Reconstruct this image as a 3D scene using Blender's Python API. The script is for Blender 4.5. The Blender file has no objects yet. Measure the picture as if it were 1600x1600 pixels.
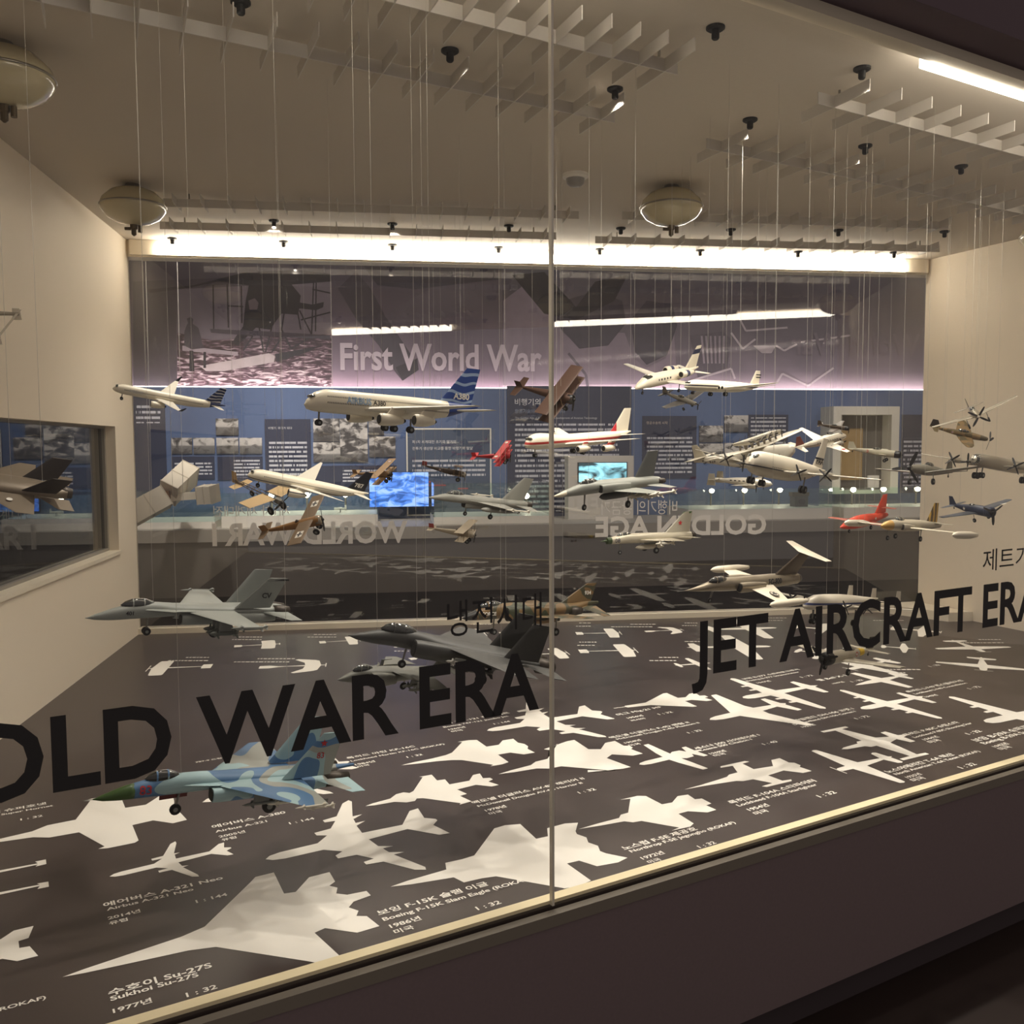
import bpy, bmesh, math, random
from mathutils import Vector, Matrix
from mathutils.geometry import tessellate_polygon
R = math.radians
SC = bpy.context.scene
COL = SC.collection
random.seed(7)

# ------------------------------------------------------------------ camera
FPX, YAW, PITCH, ROLL = 1450.0, R(7.85), R(4.0), R(0.25)
CAM = Vector((0, 0, 1.6))
fw = Vector((math.sin(YAW)*math.cos(PITCH), math.cos(YAW)*math.cos(PITCH), -math.sin(PITCH)))
r0 = Vector((math.cos(YAW), -math.sin(YAW), 0)); u0 = r0.cross(fw)
rt = r0*math.cos(ROLL) - u0*math.sin(ROLL); up = u0*math.cos(ROLL) + r0*math.sin(ROLL)
cd = bpy.data.cameras.new('camera'); cam = bpy.data.objects.new('camera', cd); COL.objects.link(cam)
cd.sensor_width = 36; cd.sensor_fit = 'HORIZONTAL'; cd.lens = 36*FPX/1600; cd.clip_start = 0.05; cd.clip_end = 60
m = Matrix((rt, up, -fw)).transposed().to_4x4(); m.translation = CAM; cam.matrix_world = m
SC.camera = cam
# ------------------------------------------------------------------ world, view
w = bpy.data.worlds.new('world'); SC.world = w; w.use_nodes = True
w.node_tree.nodes['Background'].inputs[0].default_value = (1, .86, .78, 1)
w.node_tree.nodes['Background'].inputs[1].default_value = 0.05
vs = SC.view_settings; vs.view_transform = 'Standard'; vs.look = 'None'; vs.gamma = 1; vs.use_curve_mapping = False
vs.exposure = 2.35
SC.cycles.transparent_max_bounces = 32; SC.cycles.max_bounces = 10; SC.cycles.diffuse_bounces = 8
SC.cycles.glossy_bounces = 5; SC.cycles.sample_clamp_indirect = 6
LED_BACK, LED_FRONT, LED_COVE = 4.8, 1.9, 1.0
WARM = (1, .91, .77)
# gallery ceiling spots that wash the far wall
def spot(name, loc, target, power, size, blend=.6, col=(1, .92, .82), rad=.05):
    d = bpy.data.lights.new(name, 'SPOT'); d.energy = power; d.spot_size = R(size); d.spot_blend = blend; d.color = col; d.shadow_soft_size = rad
    o = bpy.data.objects.new(name, d); COL.objects.link(o); o.location = loc
    o.rotation_euler = (Vector(target) - Vector(loc)).to_track_quat('-Z', 'Y').to_euler(); return o
for sx, pw in ((-1.3, 42), (-.25, 32), (1.0, 17), (2.3, 14), (3.6, 14), (4.9, 12)):
    spot('mural_fill_light', (sx, 6.5, 3.45), (sx, 8.3, 2.8), 3.5, 75, .9)  # added fill without a fitting, lifts the dark upper mural
    spot('gallery_spot_light', (sx, 6.2, 3.45), (sx, 8.1, 1.35), pw, 62, .9)

# ------------------------------------------------------------------ pixel helpers: a point on a real plane of the place
def ray(x, y): return fw + rt*((x-800)/FPX) + up*((800-y)/FPX)
def at(x, y, depth): return CAM + ray(x, y)*depth
def onz(x, y, z): d = ray(x, y); return CAM + d*((z-CAM.z)/d.z)
def ony(x, y, Y): d = ray(x, y); return CAM + d*((Y-CAM.y)/d.y)
def onx(x, y, X): d = ray(x, y); return CAM + d*((X-CAM.x)/d.x)

# ------------------------------------------------------------------ mesh helpers
def link(o, parent=None):
    COL.objects.link(o)
    if parent is not None: o.parent = parent
    return o
def tag(o, label=None, cat=None, group=None, kind=None):
    if label: o['label'] = label
    if cat: o['category'] = cat
    if group: o['group'] = group
    if kind: o['kind'] = kind
    return o
def empty(name, loc=(0, 0, 0), mat=None):
    o = bpy.data.objects.new(name, None); COL.objects.link(o); o.empty_display_size = .05
    if mat is not None: o.matrix_world = mat
    else: o.location = loc
    return o
class MB:
    def __init__(s): s.v = []; s.f = []
    def add(s, vs, fs):
        n = len(s.v); s.v += [tuple(p) for p in vs]; s.f += [tuple(i+n for i in f) for f in fs]; return s
    def box(s, a, b):
        x0, y0, z0 = a; x1, y1, z1 = b
        return s.add([(x0,y0,z0),(x1,y0,z0),(x1,y1,z0),(x0,y1,z0),(x0,y0,z1),(x1,y0,z1),(x1,y1,z1),(x0,y1,z1)],
                     [(0,3,2,1),(4,5,6,7),(0,1,5,4),(1,2,6,5),(2,3,7,6),(3,0,4,7)])
    def prism(s, base, top):   # two matching loops
        n = len(base)
        return s.add(list(base)+list(top), [tuple(range(n))[::-1], tuple(range(n, 2*n))] + [(i,(i+1)%n,n+(i+1)%n,n+i) for i in range(n)])
    def loft(s, rings, cap=True):
        n = len(rings[0]); vs = [p for r in rings for p in r]; fs = []
        for k in range(len(rings)-1):
            for i in range(n): j = (i+1) % n; fs.append((k*n+i, k*n+j, (k+1)*n+j, (k+1)*n+i))
        if cap: fs.append(tuple(range(n))[::-1]); fs.append(tuple(range((len(rings)-1)*n, len(rings)*n)))
        return s.add(vs, fs)
    def tube(s, p, q, ra, rb=None, n=8):
        p, q = Vector(p), Vector(q); rb = ra if rb is None else rb; d = (q-p).normalized()
        a = d.cross(Vector((0,0,1)) if abs(d.z) < .9 else Vector((1,0,0))).normalized(); b = d.cross(a)
        rg = lambda c, r: [c + (a*math.cos(2*math.pi*i/n) + b*math.sin(2*math.pi*i/n))*r for i in range(n)]
        return s.loft([rg(p, ra), rg(q, rb)])
    def lathe(s, prof, c=(0,0,0), n=24):   # (r, z) profile about z
        return s.loft([[(c[0]+max(r,1e-4)*math.cos(2*math.pi*i/n), c[1]+max(r,1e-4)*math.sin(2*math.pi*i/n), c[2]+z) for i in range(n)] for r, z in prof])
    def build(s, name, mat, parent=None, smooth=False, angle=None):
        me = bpy.data.meshes.new(name); me.from_pydata(s.v, [], s.f)
        bm = bmesh.new(); bm.from_mesh(me); bmesh.ops.recalc_face_normals(bm, faces=bm.faces); bm.to_mesh(me); bm.free()
        me.materials.append(mat)
        if smooth:
            me.shade_smooth()
            if angle: me.set_sharp_from_angle(angle=R(angle))
        return link(bpy.data.objects.new(name, me), parent)
def struct(o, kind='structure'): o['kind'] = kind; return o
def poly_faces(pts2): return [tuple(t) for t in tessellate_polygon([[Vector((p[0], p[1], 0)) for p in pts2]])]

# ------------------------------------------------------------------ materials
MATS = {}
def srgb(c):
    c = [x/255 for x in c]; return tuple(x/12.92 if x <= .04045 else ((x+.055)/1.055)**2.4 for x in c)
def mat(name, col=(200,200,200), rough=.5, metal=0, emit=None, es=0, spec=.5, grain=0, gscale=40, bump=0, coat=0):
    if name in MATS: return MATS[name]
    m = bpy.data.materials.new(name); m.use_nodes = True; MATS[name] = m; nt = m.node_tree
    b = nt.nodes['Principled BSDF']; c = (*srgb(col), 1)
    b.inputs['Base Color'].default_value = c; b.inputs['Roughness'].default_value = rough; b.inputs['Metallic'].default_value = metal
    b.inputs['Specular IOR Level'].default_value = spec; b.inputs['Coat Weight'].default_value = coat
    if emit: b.inputs['Emission Color'].default_value = (*emit, 1); b.inputs['Emission Strength'].default_value = es
    if grain or bump:
        tc = nt.nodes.new('ShaderNodeTexCoord'); nz = nt.nodes.new('ShaderNodeTexNoise'); nz.inputs['Scale'].default_value = gscale; nz.inputs['Detail'].default_value = 4
        nt.links.new(tc.outputs['Object'], nz.inputs['Vector'])
        if grain:
            mx = nt.nodes.new('ShaderNodeMix'); mx.data_type = 'RGBA'; mx.inputs['A'].default_value = tuple(x*(1-grain) for x in c[:3])+(1,)
            mx.inputs['B'].default_value = tuple(min(1, x*(1+grain)) for x in c[:3])+(1,)
            nt.links.new(nz.outputs['Fac'], mx.inputs['Factor']); nt.links.new(mx.outputs['Result'], b.inputs['Base Color'])
        if bump:
            bp = nt.nodes.new('ShaderNodeBump'); bp.inputs['Strength'].default_value = bump; bp.inputs['Distance'].default_value = .002
            nt.links.new(nz.outputs['Fac'], bp.inputs['Height']); nt.links.new(bp.outputs['Normal'], b.inputs['Normal'])
    return m
class NT:   # small node writer
    def __init__(s, name):
        s.m = bpy.data.materials.new(name); s.m.use_nodes = True; s.t = s.m.node_tree; s.b = s.t.nodes['Principled BSDF']; MATS[name] = s.m
    def n(s, typ, **k):
        o = s.t.nodes.new(typ)
        for a, v in k.items(): setattr(o, a, v)
        return o
    def l(s, a, b): s.t.links.new(a, b)
    def math(s, op, a, b=None, c=None):
        o = s.n('ShaderNodeMath', operation=op)
        for i, x in enumerate((a, b, c)):
            if x is None: continue
            if isinstance(x, (int, float)): o.inputs[i].default_value = x
            else: s.l(x, o.inputs[i])
        return o.outputs[0]
    def obj(s):
        tc = s.n('ShaderNodeTexCoord'); sp = s.n('ShaderNodeSeparateXYZ'); s.l(tc.outputs['Object'], sp.inputs[0]); s.tc = tc.outputs['Object']
        return sp.outputs[0], sp.outputs[1], sp.outputs[2]
    def band(s, v, lo, hi): return s.math('MULTIPLY', s.math('GREATER_THAN', v, lo), s.math('LESS_THAN', v, hi))
    def mix(s, f, a, b):
        o = s.n('ShaderNodeMix', data_type='RGBA')
        if isinstance(f, (int, float)): o.inputs['Factor'].default_value = f
        else: s.l(f, o.inputs['Factor'])
        for k, x in (('A', a), ('B', b)):
            if isinstance(x, tuple): o.inputs[k].default_value = (*x[:3], 1)
            else: s.l(x, o.inputs[k])
        return o.outputs['Result']
    def noise(s, scale, detail=3, vec=None, dist=0):
        o = s.n('ShaderNodeTexNoise'); o.inputs['Scale'].default_value = scale; o.inputs['Detail'].default_value = detail; o.inputs['Distortion'].default_value = dist
        s.l(vec if vec is not None else s.tc, o.inputs['Vector']); return o.outputs['Fac']
    def ramp(s, f, stops, const=False):
        o = s.n('ShaderNodeValToRGB'); cr = o.color_ramp; cr.interpolation = 'CONSTANT' if const else 'LINEAR'
        while len(cr.elements) < len(stops): cr.elements.new(.5)
        for e, (p, c) in zip(cr.elements, stops): e.position = p; e.color = (*c, 1)
        s.l(f, o.inputs[0]); return o.outputs[0]
    def mapping(s, scale, loc=(0,0,0)):
        o = s.n('ShaderNodeMapping'); o.inputs['Scale'].default_value = scale; o.inputs['Location'].default_value = loc; s.l(s.tc, o.inputs[0]); return o.outputs[0]
    def done(s, col, rough=.5, metal=0):
        s.l(col, s.b.inputs['Base Color']); s.b.inputs['Roughness'].default_value = rough; s.b.inputs['Metallic'].default_value = metal; return s.m
def glass_mat(name, base=.045, tint=(1, 1, 1)):
    # clear pane: Schlick reflection on both faces, no refraction offset
    k = NT(name); g = k.n('ShaderNodeNewGeometry'); d = k.n('ShaderNodeVectorMath', operation='DOT_PRODUCT')
    k.l(g.outputs['Normal'], d.inputs[0]); k.l(g.outputs['Incoming'], d.inputs[1])
    c = k.math('ABSOLUTE', d.outputs['Value']); p = k.math('POWER', k.math('SUBTRACT', 1, c), 5)
    f = k.math('ADD', k.math('MULTIPLY', p, 1-base), base)
    tr = k.n('ShaderNodeBsdfTransparent'); tr.inputs[0].default_value = (*tint, 1)
    gl = k.n('ShaderNodeBsdfGlossy'); gl.inputs['Roughness'].default_value = 0.0; gl.inputs[0].default_value = (1, 1, 1, 1)
    mx = k.n('ShaderNodeMixShader'); k.l(f, mx.inputs[0]); k.l(tr.outputs[0], mx.inputs[1]); k.l(gl.outputs[0], mx.inputs[2])
    k.l(mx.outputs[0], k.t.nodes['Material Output'].inputs[0]); return k.m
def led_mat(name, col, strength): return mat(name, (255, 250, 235), .4, emit=col, es=strength)
GLASS = glass_mat('clear_glass', .065); SHOWGLASS = glass_mat('showcase_glass', .05, (.93, .98, .96))
DARKGLASS = glass_mat('tinted_window_glass', .075, (.55, .57, .58))
WALL = mat('cream_wall', (230, 218, 198), .75, grain=.03, gscale=60, bump=.04)
CEIL = mat('ceiling_paint', (200, 191, 177), .85, grain=.03, gscale=90)
SILL = mat('cream_sill', (226, 216, 196), .5)
DARK = mat('dark_plinth', (128, 112, 114), .7, grain=.08, gscale=120)
BLACK = mat('black', (16, 15, 15), .6)
METAL = mat('brushed_metal', (150, 145, 135), .35, .9)
WHITE = mat('white_satin', (228, 224, 215), .45)
FLOORM = mat('brown_print_floor', (71, 62, 59), .33, grain=.06, gscale=200, spec=.35)
PRINT = mat('cream_print', (242, 238, 229), .5)

# ------------------------------------------------------------------ text
_tc = bpy.data.curves.new('text_probe', 'FONT'); _to = bpy.data.objects.new('text_probe', _tc); COL.objects.link(_to); _tc.fill_mode = 'FRONT'; _tc.resolution_u = 3
_tcache = {}
def text2d(body, bold=.0):
    k = (body, bold)
    if k in _tcache: return _tcache[k]
    _tc.body = body; _tc.offset = bold
    me = _to.to_mesh()
    v = [(p.co.x, p.co.y) for p in me.vertices]; f = [tuple(q.vertices) for q in me.polygons]; _to.to_mesh_clear()
    _tcache[k] = (v, f); return v, f
def text_on(name, body, o, right, upv, width, mt, parent=None, bold=.0, height=None, mirror=False, fn=None):
    """text from point o along right; width in metres sets the size (height overrides the cap height)"""
    v, f = text2d(body, bold)
    if not v: return None
    x0 = min(p[0] for p in v); x1 = max(p[0] for p in v); s = width/(x1-x0); cap = .729; sy = s if height is None else height/cap
    pts = []
    for x, y in v:
        x = (x1-x if mirror else x-x0)*s
        pts.append(fn(x, y*sy) if fn else o + right*x + upv*(y*sy))
    mb = MB().add(pts, f); me = bpy.data.meshes.new(name); me.from_pydata(mb.v, [], mb.f); me.materials.append(mt)
    return link(bpy.data.objects.new(name, me), parent)
def lettering(name, body, o, right, upv, width, height, mt, parent, bold=.02, mirror=False):
    """one child mesh per letter, laid out as the whole word"""
    v, f = text2d(body, bold); X0 = min(p[0] for p in v); X1 = max(p[0] for p in v); s = width/(X1-X0); sy = height/.729
    for i, ch in enumerate(body):
        if ch == ' ': continue
        vv, ff = text2d(ch, bold); pv, _ = text2d(body[:i+1], bold); sh = max(p[0] for p in pv) - max(p[0] for p in vv)
        pts = []
        for x, y in vv:
            x += sh; x = (X1-x if mirror else x-X0)*s; pts.append(o + right*x + upv*(y*sy))
        me = bpy.data.meshes.new('letter'); me.from_pydata([tuple(p) for p in pts], [], ff); me.materials.append(mt)
        link(bpy.data.objects.new('letter', me), parent)

# ================================================================== the case (structure)
ZF, ZC, YB, XL = .55, 2.75, 5.47, -1.39          # case floor, ceiling, rear glass, left wall
ND = Vector((.9232, .3843, 0)); NN = Vector((ND.y, -ND.x, 0)); N0 = Vector((-.494, 1.712, 0)) + NN*.03   # near glass line, its outward normal
def nearp(s, z, off=0): p = N0 + ND*s + NN*off; return Vector((p.x, p.y, z))
XRc = 3.37; WD = Vector((.262, -.965, 0)); WN = Vector((WD.y, -WD.x, 0))*-1      # right wall runs from the rear corner outwards
SL = (XL - N0.x)/ND.x                                                            # near glass meets left wall
# near glass meets right wall
_d = ND.x*WD.y - ND.y*WD.x; _c = Vector((XRc-N0.x, YB-N0.y)); SR = (_c.x*WD.y - _c.y*WD.x)/_d
PNL, PNR = nearp(SL, 0), nearp(SR, 0); PBL, PBR = Vector((XL, YB, 0)), Vector((XRc, YB, 0))
foot = [PNL, PNR, PBR, PBL]
def slab(loop, z0, z1): return MB().prism([(p.x, p.y, z0) for p in loop], [(p.x, p.y, z1) for p in loop])
FLOOR = struct(slab(foot, ZF-.03, ZF).build('floor', FLOORM))
exp = [PNL + Vector((-.1, -.05, 0)), PNR + Vector((.25, -.0, 0)), PBR + Vector((.1, .12, 0)), PBL + Vector((-.1, .12, 0))]
CEILING = struct(slab(exp, ZC, ZC+.06).build('ceiling', CEIL))
# left wall with its window opening
WY0, WY1, WZ0, WZ1 = 2.2, 5.115, 1.062, 1.717
wl = MB(); XT = XL-.12
wl.box((XT, 1.2, 0), (XL, WY0, ZC)); wl.box((XT, WY1, 0), (XL, YB+.02, ZC)); wl.box((XT, WY0, 0), (XL, WY1, WZ0)); wl.box((XT, WY0, WZ1), (XL, WY1, ZC))
struct(wl.build('wall_left', WALL))
w3 = struct(MB().box((XL-.075, WY0, WZ0), (XL-.065, WY1, WZ1)).build('window_3', DARKGLASS))
fr = MB().box((XL-.10, WY1-.02, WZ0), (XL-.05, WY1, WZ1)); fr.box((XL-.10, WY0, WZ0), (XL-.05, WY1-.02, WZ0+.018)); fr.box((XL-.10, WY0, WZ1-.012), (XL-.05, WY1-.02, WZ1))
fr.build('window_frame', mat('grey_frame', (140, 134, 124), .5), w3)
MB().box((XL-.12, WY0, WZ0-.014), (XL+.012, WY1+.01, WZ0+.004)).build('window_sill', SILL, w3)
struct(MB().box((XL-.9, 1.5, 0), (XL-.88, 5.6, 2.75)).build('wall_passage', mat('passage_wall', (40, 38, 40), .8)))
# right wall
t = .12
rw = [PBR, PBR + WD*2.5, PBR + WD*2.5 + WN*t, PBR + WN*t]
if (WN.x < 0): rw = [PBR, PBR + WD*2.5, PBR + WD*2.5 - WN*t, PBR - WN*t]
struct(slab(rw, 0, ZC).build('wall_right', WALL))
# rear sill, rear glass, rear header with its light channel
struct(MB().box((XL, YB-.035, ZF), (XRc, YB+.05, ZF+.032)).build('trim_1', SILL))
bx = MB().prism([tuple(PBR + Vector((-.02, 0, ZF))), tuple(PBR + Vector((-.30, -.03, ZF))), tuple(PBR + WD*.42 + Vector((-.16, 0, ZF))), tuple(PBR + WD*.42 + Vector((-.005, 0, ZF)))],
                [tuple(PBR + Vector((-.02, 0, ZF+.055))), tuple(PBR + Vector((-.30, -.03, ZF+.055))), tuple(PBR + WD*.42 + Vector((-.16, 0, ZF+.055))), tuple(PBR + WD*.42 + Vector((-.005, 0, ZF+.055)))])
struct(bx.build('trim_2', SILL))
struct(MB().box((XL, YB+.0, ZF+.032), (XRc, YB+.01, 2.675)).build('window_2', GLASS))
struct(MB().box((XL-.1, YB-.012, 2.66), (XRc+.1, YB+.10, ZC)).build('trim_3', SILL))
led = empty('led_strip_light', (1.0, YB-.05, 2.70)); tag(led, 'long white glowing light strip along the top of the rear glass', 'light strip')
def lbox(nm, a, b, mt, par): 
    c = par.location; return MB().box(tuple(a[i]-c[i] for i in range(3)), tuple(b[i]-c[i] for i in range(3))).build(nm, mt, par)
lbox('housing', (XL+.02, YB-.040, 2.667), (XRc-.01, YB-.0125, 2.748), SILL, led)
lbox('diffuser', (XL+.17, YB-.062, 2.670), (XRc-.17, YB-.0405, 2.716), led_mat('led_back', WARM, LED_BACK), led)
# near glass: two panes, their joint, frame, header, plinth
w1 = empty('window_1'); struct(w1)
def npan(name, s0, s1, z0, z1, o0, o1, mt, par=None):
    b = [nearp(s0, z0, o0), nearp(s1, z0, o0), nearp(s1, z0, o1), nearp(s0, z0, o1)]
    return MB().prism(b, [p + Vector((0,0,z1-z0)) for p in b]).build(name, mt, par)
SJ = .553   # joint
# joint position: the ray through the joint meets the near glass
_r = ray(860, 900); _t = (N0.x*NN.x + N0.y*NN.y)/(_r.x*NN.x + _r.y*NN.y); _p = _r*_t; SJ = (_p.x-N0.x)*ND.x + (_p.y-N0.y)*ND.y
NG = glass_mat('near_glass', .012)
npan('glass_pane', SL, SJ-.003, ZF+.0, 2.70, .0, .01, NG, w1); npan('glass_pane', SJ+.003, SR, ZF+.0, 2.70, .0, .01, NG, w1)
npan('joint_strip', SJ-.0028, SJ+.0028, ZF, 2.70, -.001, .011, mat('silicone', (226, 220, 204), .35), w1)
npan('bottom_frame', SL, SR, ZF-.02, ZF+.008, -.03, -.001, mat('frame_cream', (236, 222, 184), .45), w1)
npan('outer_channel', SL, SR, ZF-.036, ZF-.008, .011, .034, mat('channel_grey', (132, 124, 112), .5, 0), w1)
struct(npan('wall_front', SL-.6, SR+.6, .09, ZF-.037, -.10, .03, DARK)); struct(npan('baseboard_front', SL-.6, SR+.6, 0, .09, -.12, .0, mat('kick', (70, 60, 64), .7)))
struct(npan('wall_header', SL-.6, SR+.6, 2.725, 3.6, .012, .16, mat('header_dark', (92, 76, 84), .8)))
struct(npan('trim_4', SL, SR, 2.695, 2.75, -.012, .04, SILL))
for k, (a, b) in enumerate(((.02, 1.23), (2.22, SR-.1))):
    o = npan('led_strip_light', a, b, 2.688, 2.742, -.045, -.0125, led_mat('led_front', WARM, LED_FRONT))
    tag(o, ('shorter light strip at the top of the near glass, left of the glass joint', 'glowing light strip under the dark header at upper right')[k], 'light strip')
struct(MB().box((-4, -1.5, -.05), (7, 12, 0)).build('floor_room', mat('room_floor', (46, 34, 30), .5, grain=.15, gscale=8)))

# ---- ceiling: herringbone hanging rails
def rail(pa, pb, fin_dir, n, label, fin=.11, z0=2.690, z1=2.727):
    """a spine with cross fins, hung just under the ceiling"""
    a = Vector((pa.x, pa.y, 0)); b = Vector((pb.x, pb.y, 0)); d = (b-a).normalized(); q = Vector((-d.y, d.x, 0)); e = empty('ceiling_fin_rail', (a.x, a.y, z0)); tag(e, label, 'ceiling rail', 'white fin rails under the ceiling')
    L = (b-a).length; h = z1-z0; W = mat('rail_white', (205, 200, 192), .6)
    def bar(c, dv, ln, th, zz0, zz1):
        s_ = Vector((-dv.y, dv.x, 0))*th/2; l_ = dv*ln; lo = [c-l_-s_, c+l_-s_, c+l_+s_, c-l_+s_]
        return MB().prism([(p.x, p.y, zz0) for p in lo], [(p.x, p.y, zz1) for p in lo])
    bar(d*L/2, d, L/2, .004, 0, h).build('spine', W, e)
    me = None; fd = fin_dir.normalized()
    for i in range(n):
        c = d*(L*(i+.5)/n)
        if me is None: o = bar(Vector((0,0,0)), fd, fin, .003, 0, h).build('fin', W, e); me = o.data
        else: o = link(bpy.data.objects.new('fin', me), e)
        o.location = c
    for fr_ in (.06, .94): MB().tube(tuple(d*L*fr_ + Vector((0,0,h))), tuple(d*L*fr_ + Vector((0,0,ZC-z0))), .004).build('hanger', METAL, e)
ZR = 2.690
for a, b, dr, n, lab in (((-60,-22), (960,192), 0, 17, 'dim fin rail crossing the upper left of the ceiling'), ((470,-32), (1058,117), 0, 12, 'brightly lit fin rail at the top centre of the ceiling'),
                         ((1278,162), (1720,276), 0, 11, 'brightly lit fin rail at the upper right below the dark header'), ((1104,232), (1640,343), 0, 15, 'grey fin rail behind the bright one at upper right'),
                         ((255,323), (902,345), 1, 16, 'fin rail at rear left, second from the rear glass'), ((250,358), (866,378), 1, 15, 'fin rail at rear left, closest to the rear glass'),
                         ((972,343), (1500,352), 1, 15, 'fin rail at rear right, second from the rear glass'), ((930,380), (1485,388), 1, 15, 'fin rail at rear right, closest to the rear glass')):
    pa, pb = onz(*a, ZR), onz(*b, ZR)
    if dr == 1: pb.y = pa.y
    rail(pa, pb, WD if dr == 0 else Vector((0, 1, 0)), n, lab, .155 if dr == 0 else .10)
# ---- automatic ceiling extinguishers
def extinguisher(x, y, label):
    p = onz(x, y, ZC); e = empty('ceiling_extinguisher', p); tag(e, label, 'extinguisher', 'round extinguishers on the ceiling')
    cream = mat('vessel_cream', (190, 180, 150), .18, coat=.4)
    MB().lathe([(0,-.012),(.05,-.016),(.095,-.034),(.128,-.066),(.139,-.094),(.134,-.114),(.11,-.142),(.07,-.163),(.03,-.173),(0,-.174)], n=32).build('vessel', cream, e, True)
    MB().lathe([(.1385,-.09),(.141,-.094),(.1385,-.098)], n=32).build('seam', METAL, e, True)
    MB().lathe([(.03,0),(.035,-.01),(.02,-.016),(.02,-.02)], n=16).build('mount', METAL, e)
    MB().lathe([(.016,-.168),(.016,-.19),(.011,-.195),(.011,-.215),(.003,-.222)], n=12).build('sprinkler_head', mat('bronze', (92, 80, 62), .4, .7), e)
    MB().tube((-.012,0,-.19), (-.038,0,-.19), .007).build('fill_valve', mat('bronze', ()), e); MB().lathe([(.0,.012),(.009,.012),(.009,-.018),(0,-.018)], (.026,0,-.188), 10).build('pressure_gauge', mat('bronze', ()), e)
extinguisher(207, 288, 'cream round ceiling extinguisher by the left wall, near the rear glass'); extinguisher(1049, 290, 'cream round ceiling extinguisher at centre right near smoke detector')
extinguisher(2, 66, 'cream round ceiling extinguisher cut off by the upper left edge'); extinguisher(1642, 338, 'cream round ceiling extinguisher barely in view at right edge')
# ---- smoke detector and small black ceiling mounts
p = onz(899, 272, ZC); sd = empty('smoke_detector', p); tag(sd, 'white round smoke detector on the ceiling', 'smoke detector')
MB().lathe([(.055,0),(.055,-.014),(.045,-.02)], n=24).build('base', WHITE, sd, True, 40); MB().lathe([(.04,-.02),(.036,-.04),(.024,-.05),(0,-.052)], n=24).build('sensor', mat('sensor_grey', (150,148,145), .5), sd, True, 40)
pts = [(376,2,'by the top edge, left'), (703,78,'between the two front rails'), (961,138,'right of the dim front rail'), (1118,42,'right end of bright top rail'), (1347,106,'just left of the bright right rail'), (1172,186,'behind the centre right gap'),
       (1352,227,'between the two right rails'), (1502,259,'right of the bright right rail'), (428,344,'lit, behind the left extinguisher'), (613,349,'centre left between rear rails'), (795,352,'left of the glass joint'), (970,356,'left of the centre extinguisher'),
       (1142,358,'right of the centre extinguisher'), (1310,359,'above the rear glass, right'), (1476,361,'at the right rear corner'), (269,372,'above the left rear corner'), (443,377,'above the man in the wall photo'), (613,382,'above the wall lettering'),
       (779,386,'above the rear strip near the joint'), (937,389,'above the rear strip, right of joint'), (1094,391,'above the rear strip centre right'), (1247,393,'above the rear strip far right'), (1397,394,'above the strip by the right corner')]
PINS = {0: 7.5, 1: 6.5, 2: 6.5, 3: 7, 4: 8, 5: 6.5, 6: 6.5, 7: 6.5, 8: 6.5, 9: 5, 11: 5, 13: 5}
for i, (x, y, where) in enumerate(pts):
    q = onz(x, y, ZC); e = empty('ceiling_pin_light', q); tag(e, 'small black pin light on the ceiling, ' + where, 'pin light', 'black pin lights on the ceiling')
    MB().lathe([(.026,0),(.026,-.006),(.02,-.010)], n=16).build('flange', BLACK, e)
    MB().lathe([(.011,-.010),(.011,-.03),(.008,-.034)], n=12).build('stem', BLACK, e)
    if i in PINS: # downward beams added in these fittings to brighten the case floor
        d = bpy.data.lights.new('pin_fill_beam', 'SPOT'); d.energy = PINS[i]; d.spot_size = R(130); d.spot_blend = 1; d.color = (1, .92, .80); d.shadow_soft_size = .03; o = link(bpy.data.objects.new('pin_fill_beam', d), e); o.location = (0, 0, -.05)
    if i == 8: MB().lathe([(.009,-.034),(.010,-.040),(0,-.044)], n=12).build('lens', mat('lit_lens', (255,240,220), .4, emit=(1,.9,.75), es=3), e)

# ================================================================== lettering on the glass
INK = mat('charcoal_vinyl', (44, 42, 43), .6); PALE = mat('pale_vinyl', (240, 236, 230), .6)
def nears(x, y):   # where a sight line meets the near glass
    r = ray(x, y); t = (N0.x*NN.x + N0.y*NN.y)/(r.x*NN.x + r.y*NN.y); p = CAM + r*t; return (p.x-N0.x)*ND.x + (p.y-N0.y)*ND.y, p.z
Z3 = Vector((0, 0, 1))
def near_text(body, i, xi, y0, x1, label, height):
    # the left edge of letter i and the right end of the words are known
    sa, z0 = nears(xi, y0); s1, _ = nears(x1, y0 - (x1-xi)*.17); v = text2d(body, .023)[0]; X0 = min(p[0] for p in v); X1 = max(p[0] for p in v)
    pv = text2d(body[:i+1], .023)[0]; cv_ = text2d(body[i], .023)[0]; li = max(p[0] for p in pv) - (max(p[0] for p in cv_) - min(p[0] for p in cv_)); f = (li-X0)/(X1-X0); s0 = (sa - f*s1)/(1-f)
    e = empty('vinyl_lettering', nearp(s0, z0, .0115)); tag(e, label, 'lettering')
    lettering('letter', body, Vector((0,0,0)), ND, Z3, s1-s0, height, INK, e, .023)
near_text('COLD WAR ERA', 2, 82, 1232, 838, 'large dark words COLD WAR ERA on the near glass', .132)
near_text('JET AIRCRAFT ERA', 0, 1076, 1054, 1620, 'large dark words JET AIRCRAFT ERA on the near glass', .137)
def near_small(body, x0, y0, x1, label, height):
    s0, z0 = nears(x0, y0); s1, _ = nears(x1, y0 - (x1-x0)*.12); e = empty('vinyl_lettering', nearp(s0, z0, .0115)); tag(e, label, 'lettering')
    lettering('letter', body, Vector((0,0,0)), ND, Z3, s1-s0, height, INK, e, .0)
near_small('냉전시대', 695, 990, 842, 'thin dark Korean words above COLD WAR ERA on the near glass', .062)
near_small('제트기시대', 1530, 890, 1648, 'thin dark Korean words above JET AIRCRAFT ERA at the right edge', .056)
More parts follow.
